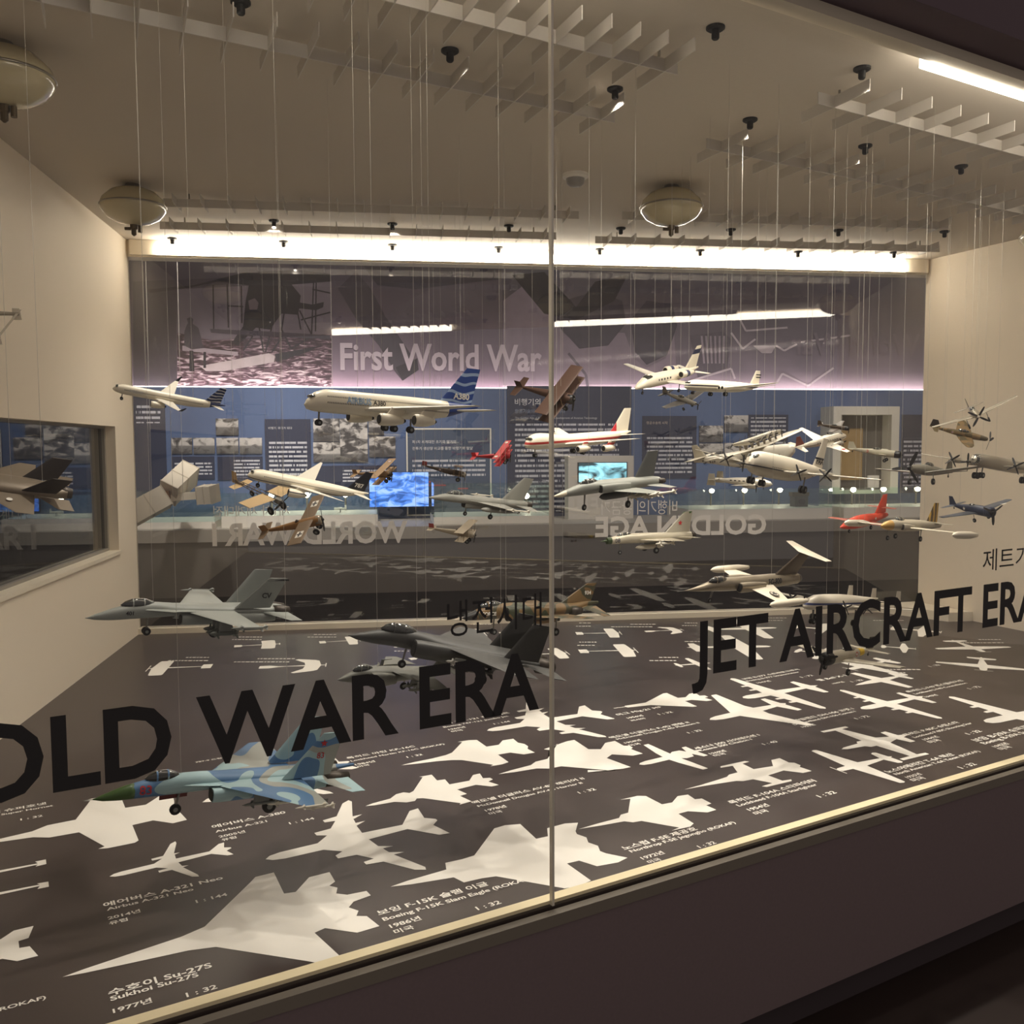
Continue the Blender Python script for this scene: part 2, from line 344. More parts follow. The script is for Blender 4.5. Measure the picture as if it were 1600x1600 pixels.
def far_text(body, xl, xr, y, height, label, bold=.03):
    a, b = ony(xl, y, YB+.012), ony(xr, y, YB+.012); e = empty('vinyl_lettering', (a.x, YB+.012, a.z)); tag(e, label, 'lettering')
    lettering('letter', body, Vector((0,0,0)), Vector((1,0,0)), Z3, b.x-a.x, height, PALE, e, bold, mirror=True)
far_text('WORLD WAR I', 332, 637, 852, .128, 'pale mirrored words WORLD WAR I on the rear glass'); far_text('GOLDEN AGE', 930, 1197, 838, .122, 'pale mirrored words GOLDEN AGE on the rear glass')
far_text('제1차 세계대전', 333, 452, 806, .05, 'small pale mirrored Korean words above WORLD WAR I', 0); far_text('비행기의 황금기', 940, 1058, 803, .07, 'small pale mirrored Korean words above GOLDEN AGE', 0)

# ================================================================== the gallery beyond the rear glass
YW, YM, YCF = 8.15, 8.32, 7.30      # blue wall face, mural face, counter front
ZM = 2.115                           # mural foot / top of blue wall
BLUE = mat('blue_wall', (78, 98, 138), .7, grain=.04, gscale=5)
NAVY = mat('navy_panel', (30, 38, 66), .6)
struct(MB().box((-4, YW, 0), (7.5, YM, ZM)).build('wall_back', BLUE))
struct(MB().box((-4, YM+.02, ZM), (7.5, YM+.14, 3.9)).build('wall_upper', mat('upper_wall', (70, 68, 78), .8)))
struct(MB().box((-4, YB+.3, 3.55), (7.5, 8.4, 3.62)).build('ceiling_gallery', mat('gallery_ceiling', (60, 58, 58), .8)))
struct(MB().box((-4.1, YB+.1, 0), (-4, 8.5, 3.6)).build('wall_gallery_left', NAVY)); struct(MB().box((7.5, YB+.1, 0), (7.6, 8.5, 3.6)).build('wall_gallery_right', NAVY))
cove = MB().box((-3.9, YW+.09, ZM+.001), (7.4, YM-.02, ZM+.014)).build('led_strip_light', led_mat('led_cove', (1, .88, .85), LED_COVE)); tag(cove, 'cove light strip hidden behind the top of the blue wall', 'light strip')
# mural: three printed fields
def mural_mat(name, top, mid, low, seed):
    k = NT(name); x, y, z = k.obj(); f = k.math('DIVIDE', k.math('SUBTRACT', z, 0), 1.5)
    g = k.ramp(f, [(0, srgb(low)), (.12, srgb(mid)), (.55, srgb(tuple(c*.72 for c in mid))), (1, srgb(top))])
    n = k.noise(1.4, 5, k.mapping((1, 1, 1.6), (seed, 0, 0)), .6)
    c = k.mix(k.math('MULTIPLY', k.math('SUBTRACT', n, .38), 1.1), g, srgb((76, 70, 84)))
    return k.done(c, .65)
mp = [(-4.0, ony(518, 500, YM).x, mural_mat('mural_print_a', (92, 92, 108), (138, 122, 138), (190, 165, 180), 1.0)), (ony(518, 500, YM).x, ony(785, 500, YM).x, mural_mat('mural_print_b', (86, 90, 108), (142, 124, 142), (186, 158, 178), 5.0)),
      (ony(785, 500, YM).x, 7.5, mural_mat('mural_print_c', (92, 100, 120), (146, 132, 146), (210, 188, 202), 9.0))]
MUR = []
for i, (a, b, mt) in enumerate(mp):
    e = empty('wall_mural', (a, YM, ZM)); tag(e, ('dark mural print of an early seaplane on water with standing man', 'mural print with dark propeller behind the words First World War', 'wide mural print of pale faces and aircraft at the right')[i], 'mural')
    MB().box((0, 0, 0), (b-a, .02, 1.7)).build('print_sheet', mt, e); MUR.append(e)
_lay = [0]
def mshape(k, pts, col, al=None, name='printed_shape'):
    """flat print on the mural sheet"""
    e = MUR[k]; _lay[0] += 1; P = [ony(x, y, YM) - e.location for x, y in pts]; off = -.0008 - .0001*_lay[0]
    vs_ = [(p.x, off, p.z) for p in P]; MBo = MB().add(vs_, poly_faces([(p.x, p.z) for p in P]))
    o = MBo.build(name, mat('ink_%d_%d_%d' % col, col, .65, grain=.25, gscale=9), e); return o
def mline(k, a, b, w, col):
    d = Vector((b[0]-a[0], b[1]-a[1])); n = Vector((-d.y, d.x)).normalized()*w/2
    mshape(k, [(a[0]+n.x, a[1]+n.y), (b[0]+n.x, b[1]+n.y), (b[0]-n.x, b[1]-n.y), (a[0]-n.x, a[1]-n.y)], col, name='printed_line')
D1, D2, D3 = (50, 45, 54), (78, 70, 82), (104, 94, 106)
kw = NT('printed_water'); x, y, z = kw.obj(); nz = kw.noise(9, 4, kw.mapping((1, 1, 4.2)), 1.2)
fz = kw.math('MULTIPLY', z, 2.2)
WATER = kw.done(kw.ramp(kw.math('SUBTRACT', nz, kw.math('MULTIPLY', fz, .12)), [(.36, srgb((66, 48, 58))), (.48, srgb((120, 92, 106))), (.56, srgb((205, 180, 190))), (.66, srgb((236, 222, 226)))]), .65)
o = mshape(0, [(277, 520), (330, 532), (518, 522), (518, 604), (277, 606)], D3, name='printed_water'); o.data.materials.clear(); o.data.materials.append(WATER)
mshape(0, [(277, 452), (518, 440), (518, 522), (330, 530), (277, 520)], (128, 116, 128), name='printed_sky')
mshape(0, [(208, 512), (276, 506), (277, 606), (208, 607)], (78, 70, 82)); mshape(0, [(208, 440), (350, 434), (400, 440), (277, 452), (276, 506), (208, 512)], D2)
mshape(0, [(232, 452), (300, 446), (385, 425), (470, 422), (516, 428), (516, 440), (440, 446), (390, 446), (340, 440), (300, 449), (234, 458)], D1)
for a, b in (((355, 443), (357, 512)), ((377, 447), (378, 505)), ((333, 445), (334, 514)), ((490, 440), (487, 522)), ((494, 440), (493, 518)), ((447, 470), (440, 515)), ((460, 460), (470, 515)), ((405, 512), (412, 550)), ((440, 515), (455, 545)),
             ((355, 478), (380, 479)), ((468, 485), (488, 525)), ((488, 525), (455, 545)), ((395, 525), (380, 548)), ((425, 510), (415, 550)), ((340, 515), (395, 525)), ((470, 500), (516, 488)), ((488, 452), (516, 458)), ((445, 520), (425, 550))): mline(0, a, b, 2.2, D1)
mshape(0, [(390, 440), (452, 440), (470, 462), (466, 492), (440, 490), (422, 515), (400, 512), (372, 540), (362, 536), (380, 510), (384, 470)], D1)
mshape(0, [(452, 470), (488, 476), (506, 472), (505, 480), (494, 485), (470, 482), (452, 485)], D1)
mshape(0, [(328, 514), (420, 518), (516, 524), (516, 530), (420, 526), (330, 520)], D2)
mshape(0, [(285, 540), (372, 550), (372, 556), (285, 548)], (176, 160, 170)); mshape(0, [(312, 572), (420, 552), (430, 556), (428, 566), (350, 580), (322, 580)], (204, 188, 192)); mshape(0, [(430, 553), (498, 541), (480, 550), (432, 566)], D1)
mshape(0, [(288, 540), (288, 520), (291, 510), (294, 505), (292, 498), (298, 495), (302, 499), (301, 506), (310, 512), (314, 526), (318, 544), (300, 546)], D2)
mshape(0, [(296, 548), (302, 548), (304, 580), (296, 580)], D1); mshape(0, [(318, 550), (322, 550), (322, 575), (318, 575)], D1); mshape(0, [(388, 470), (398, 466), (404, 473), (402, 484), (390, 484)], (120, 105, 112))
mshape(1, [(528, 451), (556, 424), (580, 452), (600, 490), (650, 566), (654, 578), (629, 595), (618, 582), (592, 540), (556, 498)], D2); mshape(1, [(600, 492), (650, 463), (700, 438), (780, 440), (770, 470), (690, 500), (640, 512), (612, 508)], D3)
mshape(1, [(618, 574), (652, 560), (654, 578), (629, 595)], D1); mshape(1, [(560, 405), (690, 400), (784, 404), (784, 436), (650, 452), (590, 446)], (70, 64, 76))
mshape(2, [(786, 470), (826, 440), (850, 470), (880, 520), (910, 545), (960, 520), (976, 520), (990, 560), (1010, 575), (1040, 560), (1052, 505), (1058, 600), (786, 602)], (150, 134, 148))
mshape(2, [(862, 498), (880, 470), (930, 455), (972, 470), (978, 505), (950, 540), (905, 545)], D2); mshape(2, [(985, 500), (1010, 470), (1050, 475), (1058, 508), (1042, 555), (1010, 570), (992, 550)], D2)
mshape(2, [(800, 430), (850, 425), (900, 480), (930, 440), (980, 430), (960, 470), (900, 500), (850, 490)], D1); mline(2, (888, 552), (915, 585), 4, D3); mline(2, (915, 585), (918, 604), 4, D3)
mshape(2, [(1078, 525), (1130, 518), (1142, 530), (1136, 575), (1090, 590)], D3)
for i in range(6): mline(2, (1096+i*7, 525), (1100+i*6, 568), 3, (170, 155, 168))
for a, b in (((1142, 520), (1160, 545)), ((1160, 545), (1180, 530)), ((1212, 540), (1225, 548)), ((1225, 548), (1250, 535)), ((1250, 535), (1330, 524)), ((1070, 598), (1142, 576)), ((1142, 576), (1148, 592)), ((1212, 600), (1222, 584)), ((1222, 584), (1262, 603)), ((1262, 603), (1302, 575)), ((1155, 498), (1165, 517)), ((1165, 517), (1230, 512))): mline(2, a, b, 3, (206, 192, 200))
mshape(2, [(1176, 540), (1212, 540), (1205, 552), (1190, 552)], (196, 182, 190))
t1 = ony(532, 577, YM); t2 = ony(846, 575, YM); e = empty('wall_lettering', (t1.x, YM-.012, t1.z)); tag(e, 'pale words First World War across the mural', 'lettering')
lettering('letter', 'First World War', Vector((0,0,0)), Vector((1,0,0)), Z3, t2.x-t1.x, .235, mat('pale_mauve', (206, 190, 202), .6), e, .024)
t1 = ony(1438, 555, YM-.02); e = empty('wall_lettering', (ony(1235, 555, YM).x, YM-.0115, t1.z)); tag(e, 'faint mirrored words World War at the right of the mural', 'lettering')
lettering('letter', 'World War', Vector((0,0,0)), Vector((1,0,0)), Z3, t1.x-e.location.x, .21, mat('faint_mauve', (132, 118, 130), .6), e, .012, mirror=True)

# ---- panels and photographs on the blue wall
def lines_mat(name, rows, seed, base=(30, 38, 66), ink=(190, 190, 200)):
    k = NT(name); x, y, z = k.obj(); fr = k.math('FRACT', k.math('MULTIPLY', z, rows)); row = k.math('FLOOR', k.math('MULTIPLY', z, rows))
    cv = k.n('ShaderNodeCombineXYZ'); k.l(k.math('MULTIPLY', x, 70), cv.inputs[0]); k.l(k.math('ADD', k.math('MULTIPLY', row, 3.7), seed), cv.inputs[1])
    nz = k.noise(1, 1, cv.outputs[0]); msk = k.math('MULTIPLY', k.band(fr, .28, .74), k.math('GREATER_THAN', nz, .41))
    return k.done(k.mix(msk, srgb(base), srgb(ink)), .6)
_np = [0]
def panel(x0, y0, x1, y1, label, Y=YW, d=.012, mt=None, text=None, rows=26, name='text_panel', cat='panel', margin=(.08, .3, .08, .06), base=None):
    a, b = ony(x0, y1, Y), ony(x1, y0, Y); zz0, zz1 = a.z, b.z; xx0, xx1 = a.x, ony(x1, y1, Y).x; W, H = xx1-xx0, zz1-zz0
    e = empty(name, (xx0, Y, zz0)); tag(e, label, cat); MB().box((0, -d, 0), (W, 0, H)).build('board', mt or NAVY, e); _np[0] += 1
    if text is not None:
        l, t_, r, b_ = margin; MB().add([(W*l, -d-.001, H*b_), (W*(1-r), -d-.001, H*b_), (W*(1-r), -d-.001, H*(1-t_)), (W*l, -d-.001, H*(1-t_))], [(0, 1, 2, 3)]).build('printed_text', lines_mat('text_lines_%d' % _np[0], rows, _np[0]*9.1, base or (30, 38, 66)), e)
    return e, W, H
def title(e, W, H, body, fx0, fx1, fz, col=(214, 212, 216), d=.014, bold=.0):
    text_on('title', body, Vector((W*fx0, -d, H*fz)), Vector((1,0,0)), Z3, W*(fx1-fx0), mat('title_ink_%d' % col[0], col, .6), e, bold)
def photo_mat(name, seed, dark=.5):
    k = NT(name); x, y, z = k.obj(); hz = k.ramp(k.math('MULTIPLY', z, 4.5), [(0, (.05,.05,.05)), (.28, (.16,.15,.15)), (.34, (.62,.58,.56)), (1, (.74,.7,.68))])
    n = k.noise(11, 4, k.mapping((1, 1, 1.7), (seed, seed*.3, seed*.7)), .8); blob = k.ramp(n, [(.43+.09*dark, (0, 0, 0)), (.52+.09*dark, (.75, .75, .75)), (.6+.09*dark, (1, 1, 1))])
    n2 = k.noise(40, 3, k.mapping((1, 1, 1), (seed*2, 0, 0))); hz = k.mix(k.math('MULTIPLY', n2, .5), hz, (.2, .19, .19))
    return k.done(k.mix(blob, hz, (.045, .04, .042)), .5)
def photo(x0, y0, x1, y1, label, dark=.5):
    e, W, H = panel(x0, y0, x1, y1, label, d=.015, mt=photo_mat('photo_print_%d' % (_np[0]+1), _np[0]*3.7+2, dark), name='wall_photo', cat='photo'); return e
panel(206, 612, 262, 776, 'dark navy panel with blurred lines of text beside the left wall', text=1, rows=22, margin=(.2, .12, .12, .7))
photo(338, 654, 373, 680, 'small photo of a tethered balloon, above the row of four photos', .3)
for i, (a, b, lb, dk) in enumerate(((269, 301, 'biplane photo, leftmost in the row of four small photos', .4), (303, 336, 'photo of a slanting airship, second in the row of four', .5), (339, 373, 'photo of a low flying plane, third in the row of four', .7), (375, 410, 'pale beach photo, rightmost in the row of four small photos', .95))): photo(a, 684, b, 709, lb, dk)
panel(270, 713, 336, 749, 'small navy text panel below the biplane and airship photos', text=1, rows=34, margin=(.06, .25, .06, .2)); panel(341, 713, 411, 750, 'small navy text panel with diagram, below the beach photo', text=1, rows=34, margin=(.36, .08, .06, .1))
e, W, H = panel(416, 655, 487, 766, 'tall navy text panel left of the photo collage', text=1, rows=26); title(e, W, H, '비행기, 무기가 되다', .08, .6, .86)
for a, b, c, d_, lb, dk in ((490, 654, 531, 690, 'wheel wreckage photo, top left of the collage', -.2), (490, 691, 532, 722, 'photo of man with gun, bottom left of the collage', .5), (532, 654, 575, 722, 'tall wing photo in the middle of the collage', .0), (576, 654, 600, 680, 'narrow airman photo at the top right of the collage', 0), (577, 682, 618, 714, 'ruined hangar photo, bottom right of the collage', -.3)): photo(a, b, c, d_, lb, dk)
panel(490, 727, 620, 760, 'wide navy text panel under the photo collage', text=1, rows=34, margin=(.35, .12, .06, .2))
FR = mat('panel_teal', (58, 74, 100), .6)
e, W, H = panel(636, 669, 768, 806, 'blue panel with a thin white frame and red bar chart', mt=FR, text=1, rows=24, margin=(.07, .36, .07, .45), base=(58, 74, 100))
fb = MB().box((0, -.018, 0), (W, -.012, .012)).box((0, -.018, H-.012), (W, -.012, H)).box((0, -.018, .012), (.012, -.012, H-.012)).box((W-.012, -.018, .012), (W, -.012, H-.012)); fb.build('frame', WHITE, e)
title(e, W, H, '제1차 세계대전 초기와 말기의', .07, .58, .83, bold=.01); title(e, W, H, '전투기 생산량 비교를 통한 비행기의 발달', .07, .78, .755, bold=.01)
red = mat('chart_red', (190, 60, 70), .6)
for i, (a, b) in enumerate(((.07, .2), (.25, .44), (.25, .46), (.6, .72))): MB().box((W*a, -.0145, H*(.42-.04*i)), (W*b, -.0125, H*(.435-.04*i))).build('chart_bar', red, e)
e, W, H = panel(793, 604, 985, 812, 'large navy panel with white Korean heading behind the red and white airliner', Y=YW-.002, text=1, rows=22, margin=(.06, .28, .1, .06), d=.02)
title(e, W, H, '비행기의 황금기', .06, .44, .86, d=.0215); title(e, W, H, '항공기술의 발전이 시작되다', .06, .46, .80, (140, 150, 176), d=.0215); title(e, W, H, 'The Golden Age of Airplane: The Development of Aviation Technology', .06, .72, .755, (190, 190, 196), d=.0215)
e, W, H = panel(1003, 650, 1087, 748, 'navy text panel left of the four right hand photos', text=1, rows=26); title(e, W, H, '항공수송의 시작', .07, .46, .87, (206, 190, 180))
for a, b, c, d_, lb, dk in ((1092, 665, 1129, 691, 'photo of a biplane and crowd, top left of the right hand four', .2), (1131, 649, 1168, 675, 'photo of a parked propeller plane, top right of the right hand four', .6), (1092, 693, 1129, 718, 'photo of a wing close up, bottom left of the right hand four', .3), (1131, 692, 1168, 724, 'photo of a gliding plane, bottom right of the right hand four', .8)): photo(a, b, c, d_, lb, dk)
panel(1168, 648, 1230, 702, 'navy text panel right of the four photos', text=1, rows=26, margin=(.06, .08, .06, .1)); panel(1406, 648, 1442, 770, 'narrow navy text panel by the right end of rear glass', text=1, rows=24, margin=(.08, .3, .05, .06))
# ---- white framed document box
a = ony(1300, 772, 7.9); b = ony(1406, 635, 7.9); e = empty('document_case', (a.x, 7.9, a.z)); tag(e, 'white box frame holding an old brown handwritten sheet', 'display frame'); W, H = b.x-a.x, b.z-a.z
fw_ = .075; fb = MB().box((0, 0, 0), (fw_, YW-7.9, H)).box((W-fw_, 0, 0), (W, YW-7.9, H)).box((fw_, 0, H-fw_), (W-fw_, YW-7.9, H)).box((fw_, 0, 0), (W-fw_, YW-7.9, .03)); fb.build('frame', mat('case_white', (214, 208, 196), .6), e)
MB().box((fw_, .16, .03), (W-fw_, .2, H-fw_)).build('backing', mat('backing_grey', (84, 80, 74), .7, grain=.3, gscale=12), e); MB().box((fw_+.02, .14, .12), (W-fw_-.2, .159, H-fw_-.12)).build('old_sheet', mat('parchment', (150, 122, 76), .8, grain=.18, gscale=30), e)
MB().box((W-fw_-.14, .14, .07), (W-fw_-.03, .159, .16)).build('caption_card', WHITE, e)
# ---- screen kiosk, and a glowing panel standing in for a reflected blue screen
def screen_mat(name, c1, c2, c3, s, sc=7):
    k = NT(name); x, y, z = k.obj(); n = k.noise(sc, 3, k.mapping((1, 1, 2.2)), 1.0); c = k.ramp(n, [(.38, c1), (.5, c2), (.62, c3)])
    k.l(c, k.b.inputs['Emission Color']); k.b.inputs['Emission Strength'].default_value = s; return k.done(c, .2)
a = ony(888, 822, 7.75); a.z = ony(600, 823, YCF).z; b = ony(990, 712, 7.75); e = empty('screen_kiosk', (a.x, 7.75, a.z)); tag(e, 'white upright kiosk with a bright cyan film screen', 'kiosk'); W, H = b.x-a.x, b.z-a.z
MB().box((0, 0, 0), (W, .16, H)).build('body', mat('kiosk_white', (205, 200, 192), .5), e); MB().box((W*.14, -.012, H*.58), (W*.9, 0, H*.90)).build('bezel', BLACK, e)
MB().box((W*.155, -.016, H*.59), (W*.885, -.0122, H*.89)).build('screen', screen_mat('cyan_film', (.02, .05, .06), (.3, .75, .9), (.45, .85, 1.0), .2, 5), e)
a = ony(577, 793, 8.0); b = ony(670, 737, 8.0); e = empty('reflected_screen', (a.x, 8.0, a.z)); tag(e, 'bright blue reflection of a screen with fighter planes, built as a glowing panel', 'screen'); W, H = b.x-a.x, b.z-a.z  # added panel in place of a monitor's reflection in the glass
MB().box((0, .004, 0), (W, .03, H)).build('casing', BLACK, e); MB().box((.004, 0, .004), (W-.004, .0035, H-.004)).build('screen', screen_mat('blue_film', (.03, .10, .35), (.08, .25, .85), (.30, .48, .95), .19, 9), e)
MB().box((W*.4, .03, H*.3), (W*.6, YW-8.0, H*.7)).build('added_bracket', BLACK, e)
# ---- counter
z1, z2, z3 = ony(600, 823, YCF).z, ony(600, 842, YCF).z, ony(600, 926, YCF).z
ctr = empty('display_counter', (1.5, YCF, 0)); tag(ctr, 'long grey display counter under the blue wall', 'counter')
def cbox(n_, a, b, mt): MB().box((a[0]-1.5, a[1]-YCF, a[2]), (b[0]-1.5, b[1]-YCF, b[2])).build(n_, mt, ctr)
cbox('counter_top', (-3.98, YCF-.02, z2), (7.48, YW-.03, z1), mat('counter_grey', (158, 152, 142), .55)); cbox('front_panel', (-3.98, YCF, z3), (7.48, YW-.03, z2), mat('counter_dark', (92, 86, 80), .7)); cbox('recess', (-3.98, YCF+.25, 0), (7.48, YW-.03, z3), BLACK)
# ---- glass showcases on the counter
def showcase(x0, x1, yt, label, base_h=.07, y0=7.42, y1=8.0, spots=()):
    ax = ony(x0, 810, y0).x; bx_ = ony(x1, 810, y0).x; zt = ony(600, yt, y0).z; e = empty('glass_showcase', (ax, y0, z1)); tag(e, label, 'showcase'); W = bx_-ax; D = y1-y0; H = zt-z1
    MB().box((0, 0, 0), (W, D, base_h)).build('base_tray', WHITE, e); g = .006
    for nm, a_, b_ in (('glass_pane', (0, 0, base_h), (W, g, H)), ('glass_pane', (0, D-g, base_h), (W, D, H)), ('glass_pane', (0, g, base_h), (g, D-g, H)), ('glass_pane', (W-g, g, base_h), (W, D-g, H)), ('glass_top', (0, 0, H), (W, D, H+g))): MB().box(a_, b_).build(nm, SHOWGLASS, e)
    for q, sx in enumerate(spots):
        px = ony(sx, 780, y1-.05).x - ax; lm = empty('tmp'); bpy.data.objects.remove(lm)
        MB().lathe([(.008, 0), (.008, .10), (.02, .11), (.02, .15), (.01, .16)], (px, D-.06, base_h), 10).build('lamp_stem', METAL, e)
        MB().lathe([(.0, -.024), (.017, -.017), (.024, 0), (.017, .017), (0, .024)], (px, D-.085, base_h+.135), 10).build('lamp', mat('case_lamp', (255, 240, 210), .4, emit=(1, .88, .66), es=6), e)
    return e, W, D, H
showcase(150, 336, 764, 'low glass showcase at the left end of counter', .05); showcase(346, 590, 769, 'long glass showcase behind the words WORLD WAR I', .09, spots=(425, 480, 540))
showcase(678, 862, 757, 'glass showcase behind the grey jet left of the glass joint', .06, spots=(822,)); e, W, D, H = showcase(1075, 1300, 771, 'glass showcase with lamps above the word GOLD', .09, spots=(1110, 1161, 1216)); showcase(1318, 1490, 771, 'glass showcase at right below the document frame', .09, y1=7.88, spots=(1330, 1377, 1430))
# small exhibit in the right showcase
q = ony(1248, 800, 7.65); e = empty('field_camera', (q.x, 7.65, z1+.09)); tag(e, 'small dark boxy instrument inside the showcase by GOLD', 'instrument')
MB().box((-.06, -.05, 0), (.06, .05, .09)).build('body', mat('old_green', (50, 54, 42), .5), e); MB().box((-.075, -.04, .09), (.075, .04, .125)).build('top_plate', mat('old_brass', (86, 78, 52), .4, .5), e); MB().tube((0, -.05, .045), (0, -.075, .045), .025, n=14).build('lens_tube', BLACK, e)
q = ony(532, 806, 7.7); e = empty('scale_figure', (q.x, 7.7, z1+.09)); tag(e, 'tiny white model plane standing in the long showcase', 'model')
MB().tube((-.05, 0, .03), (.05, 0, .03), .012, .007).build('body', WHITE, e, True); MB().box((-.02, -.07, .034), (.01, .07, .038)).build('wing', WHITE, e); MB().box((.035, -.003, .03), (.05, .003, .06)).build('fin', WHITE, e); MB().tube((0, -.02, 0), (0, -.01, .025), .003).tube((0, .02, 0), (0, .01, .025), .003).build('strut', BLACK, e)

# ================================================================== prints on the case floor
# half outlines: (u from nose 0 to tail 1, half width)
SIL = dict(
 su27=[(0,0),(.06,.012),(.2,.03),(.36,.05),(.44,.075),(.66,.31),(.69,.345),(.76,.345),(.74,.16),(.78,.15),(.86,.235),(.94,.235),(.93,.15),(.9,.13),(.92,.1),(.9,.06),(.93,.03),(1,.02),(1,0)],
 f15=[(0,0),(.08,.018),(.26,.04),(.28,.1),(.36,.1),(.42,.11),(.62,.33),(.68,.34),(.75,.32),(.74,.14),(.8,.14),(.84,.22),(.94,.23),(1,.21),(.94,.13),(.93,.1),(.95,.05),(.93,.0)],
 f18=[(0,0),(.08,.015),(.26,.04),(.33,.085),(.46,.09),(.55,.33),(.52,.345),(.56,.36),(.68,.36),(.7,.34),(.7,.13),(.8,.12),(.88,.21),(.95,.2),(.94,.1),(.93,.04),(.95,0)],
 f16=[(0,0),(.1,.02),(.25,.035),(.36,.06),(.42,.09),(.58,.28),(.55,.3),(.64,.3),(.7,.28),(.7,.1),(.8,.1),(.87,.18),(.96,.18),(.95,.08),(.98,.03),(.98,0)],
 harrier=[(0,0),(.06,.02),(.2,.035),(.27,.09),(.33,.095),(.36,.06),(.4,.08),(.58,.3),(.56,.32),(.66,.31),(.64,.18),(.7,.17),(.68,.06),(.84,.05),(.92,.14),(.98,.14),(.95,.04),(1,.02),(1,0)],
 f5=[(0,0),(.15,.018),(.32,.03),(.36,.07),(.42,.075),(.57,.27),(.5,.285),(.64,.29),(.69,.26),(.7,.09),(.78,.085),(.88,.16),(.96,.15),(.95,.06),(1,.05),(1,0)],
 f104=[(0,0),(.15,.012),(.3,.03),(.4,.045),(.44,.07),(.52,.075),(.58,.19),(.48,.2),(.5,.225),(.72,.225),(.74,.2),(.67,.19),(.66,.07),(.82,.05),(.9,.15),(.98,.15),(.97,.05),(1,.03),(1,0)],
 f4=[(0,0),(.1,.02),(.25,.035),(.31,.075),(.4,.08),(.62,.3),(.5,.22),(.48,.25),(.7,.31),(.76,.31),(.73,.1),(.8,.06),(.9,.15),(.98,.15),(.97,.04),(1,.02),(1,0)],
 mig21=[(0,.006),(.12,.006),(.13,.03),(.36,.045),(.68,.25),(.72,.25),(.72,.06),(.8,.05),(.9,.14),(.97,.14),(.95,.04),(1,.03),(1,0)],
 air4=[(0,0),(.03,.03),(.09,.045),(.3,.048),(.38,.12),(.33,.15),(.33,.19),(.43,.2),(.49,.29),(.43,.3),(.43,.335),(.52,.35),(.62,.52),(.67,.55),(.68,.52),(.6,.3),(.66,.3),(.59,.26),(.58,.2),(.64,.2),(.57,.16),(.56,.05),(.8,.035),(.92,.2),(.98,.21),(.95,.06),(1,.012),(1,0)],
 air2=[(0,0),(.04,.03),(.1,.042),(.36,.043),(.44,.11),(.36,.115),(.36,.155),(.46,.16),(.57,.38),(.62,.41),(.62,.37),(.55,.16),(.6,.15),(.55,.13),(.54,.043),(.82,.03),(.93,.14),(.98,.145),(.95,.04),(1,.01),(1,0)],
 citation=[(0,0),(.04,.04),(.14,.06),(.42,.06),(.44,.2),(.52,.54),(.6,.54),(.58,.1),(.64,.14),(.76,.13),(.8,.05),(.86,.2),(.93,.2),(.92,.03),(1,.02),(1,0)],
 comet=[(0,0),(.04,.035),(.12,.055),(.32,.06),(.6,.6),(.67,.6),(.6,.15),(.62,.06),(.84,.035),(.9,.23),(.96,.23),(.96,.03),(1,0)],
 prop4=[(0,0),(.03,.04),(.09,.058),(.3,.06),(.32,.16),(.25,.165),(.25,.2),(.33,.21),(.34,.31),(.28,.315),(.28,.35),(.35,.355),(.38,.62),(.42,.65),(.45,.62),(.48,.06),(.8,.035),(.84,.23),(.9,.24),(.93,.03),(1,0)],
 f80=[(0,0),(.06,.03),(.3,.05),(.34,.1),(.42,.1),(.45,.5),(.28,.51),(.28,.56),(.68,.56),(.68,.51),(.56,.5),(.64,.1),(.8,.05),(.84,.2),(.92,.2),(.93,.04),(1,.02),(1,0)],
 prop1=[(0,.13),(.015,.13),(.015,.02),(.04,.05),(.2,.06),(.24,.35),(.28,.66),(.33,.68),(.37,.66),(.44,.07),(.8,.03),(.85,.2),(.9,.22),(.94,.2),(.95,.02),(1,0)],
 twin=[(0,0),(.04,.04),(.25,.06),(.26,.2),(.3,.64),(.36,.66),(.42,.62),(.46,.06),(.82,.03),(.86,.22),(.93,.22),(.95,.02),(1,0)],
 x1=[(0,0),(.1,.03),(.3,.06),(.42,.07),(.46,.44),(.55,.44),(.6,.06),(.84,.03),(.88,.18),(.94,.18),(.96,.02),(1,0)],
 bip=[(0,.2),(.015,.2),(.015,.018),(.06,.03),(.1,.45),(.12,.5),(.3,.5),(.32,.46),(.32,.03),(.84,.012),(.85,.14),(1,.14),(1,0)],
 bipo=[(0,.08),(.03,.08),(.03,.02),(.1,.03),(.12,.42),(.2,.46),(.42,.42),(.4,.03),(.82,.016),(.85,.1),(1,.12),(1,0)],
 taube=[(0,.12),(.015,.12),(.015,.015),(.08,.02),(.12,.3),(.18,.36),(.45,.46),(.5,.42),(.34,.2),(.32,.03),(.6,.012),(.72,.03),(.85,.09),(1,.08),(1,0)],
 p38=[(.02,0),(.06,.035),(.2,.04),(.26,.2),(.06,.22),(.06,.26),(.26,.28),(.32,.66),(.42,.66),(.44,.27),(.93,.255),(.91,.31),(1,.31),(1,.2),(.91,.19),(.93,.225),(.46,.21),(.46,.04),(.6,0)],
 f35=[(0,0),(.14,.04),(.3,.1),(.4,.12),(.62,.34),(.74,.34),(.76,.14),(.8,.14),(.88,.22),(1,.22),(.96,.06),(.9,.05),(.9,0)])
_fl = [0]
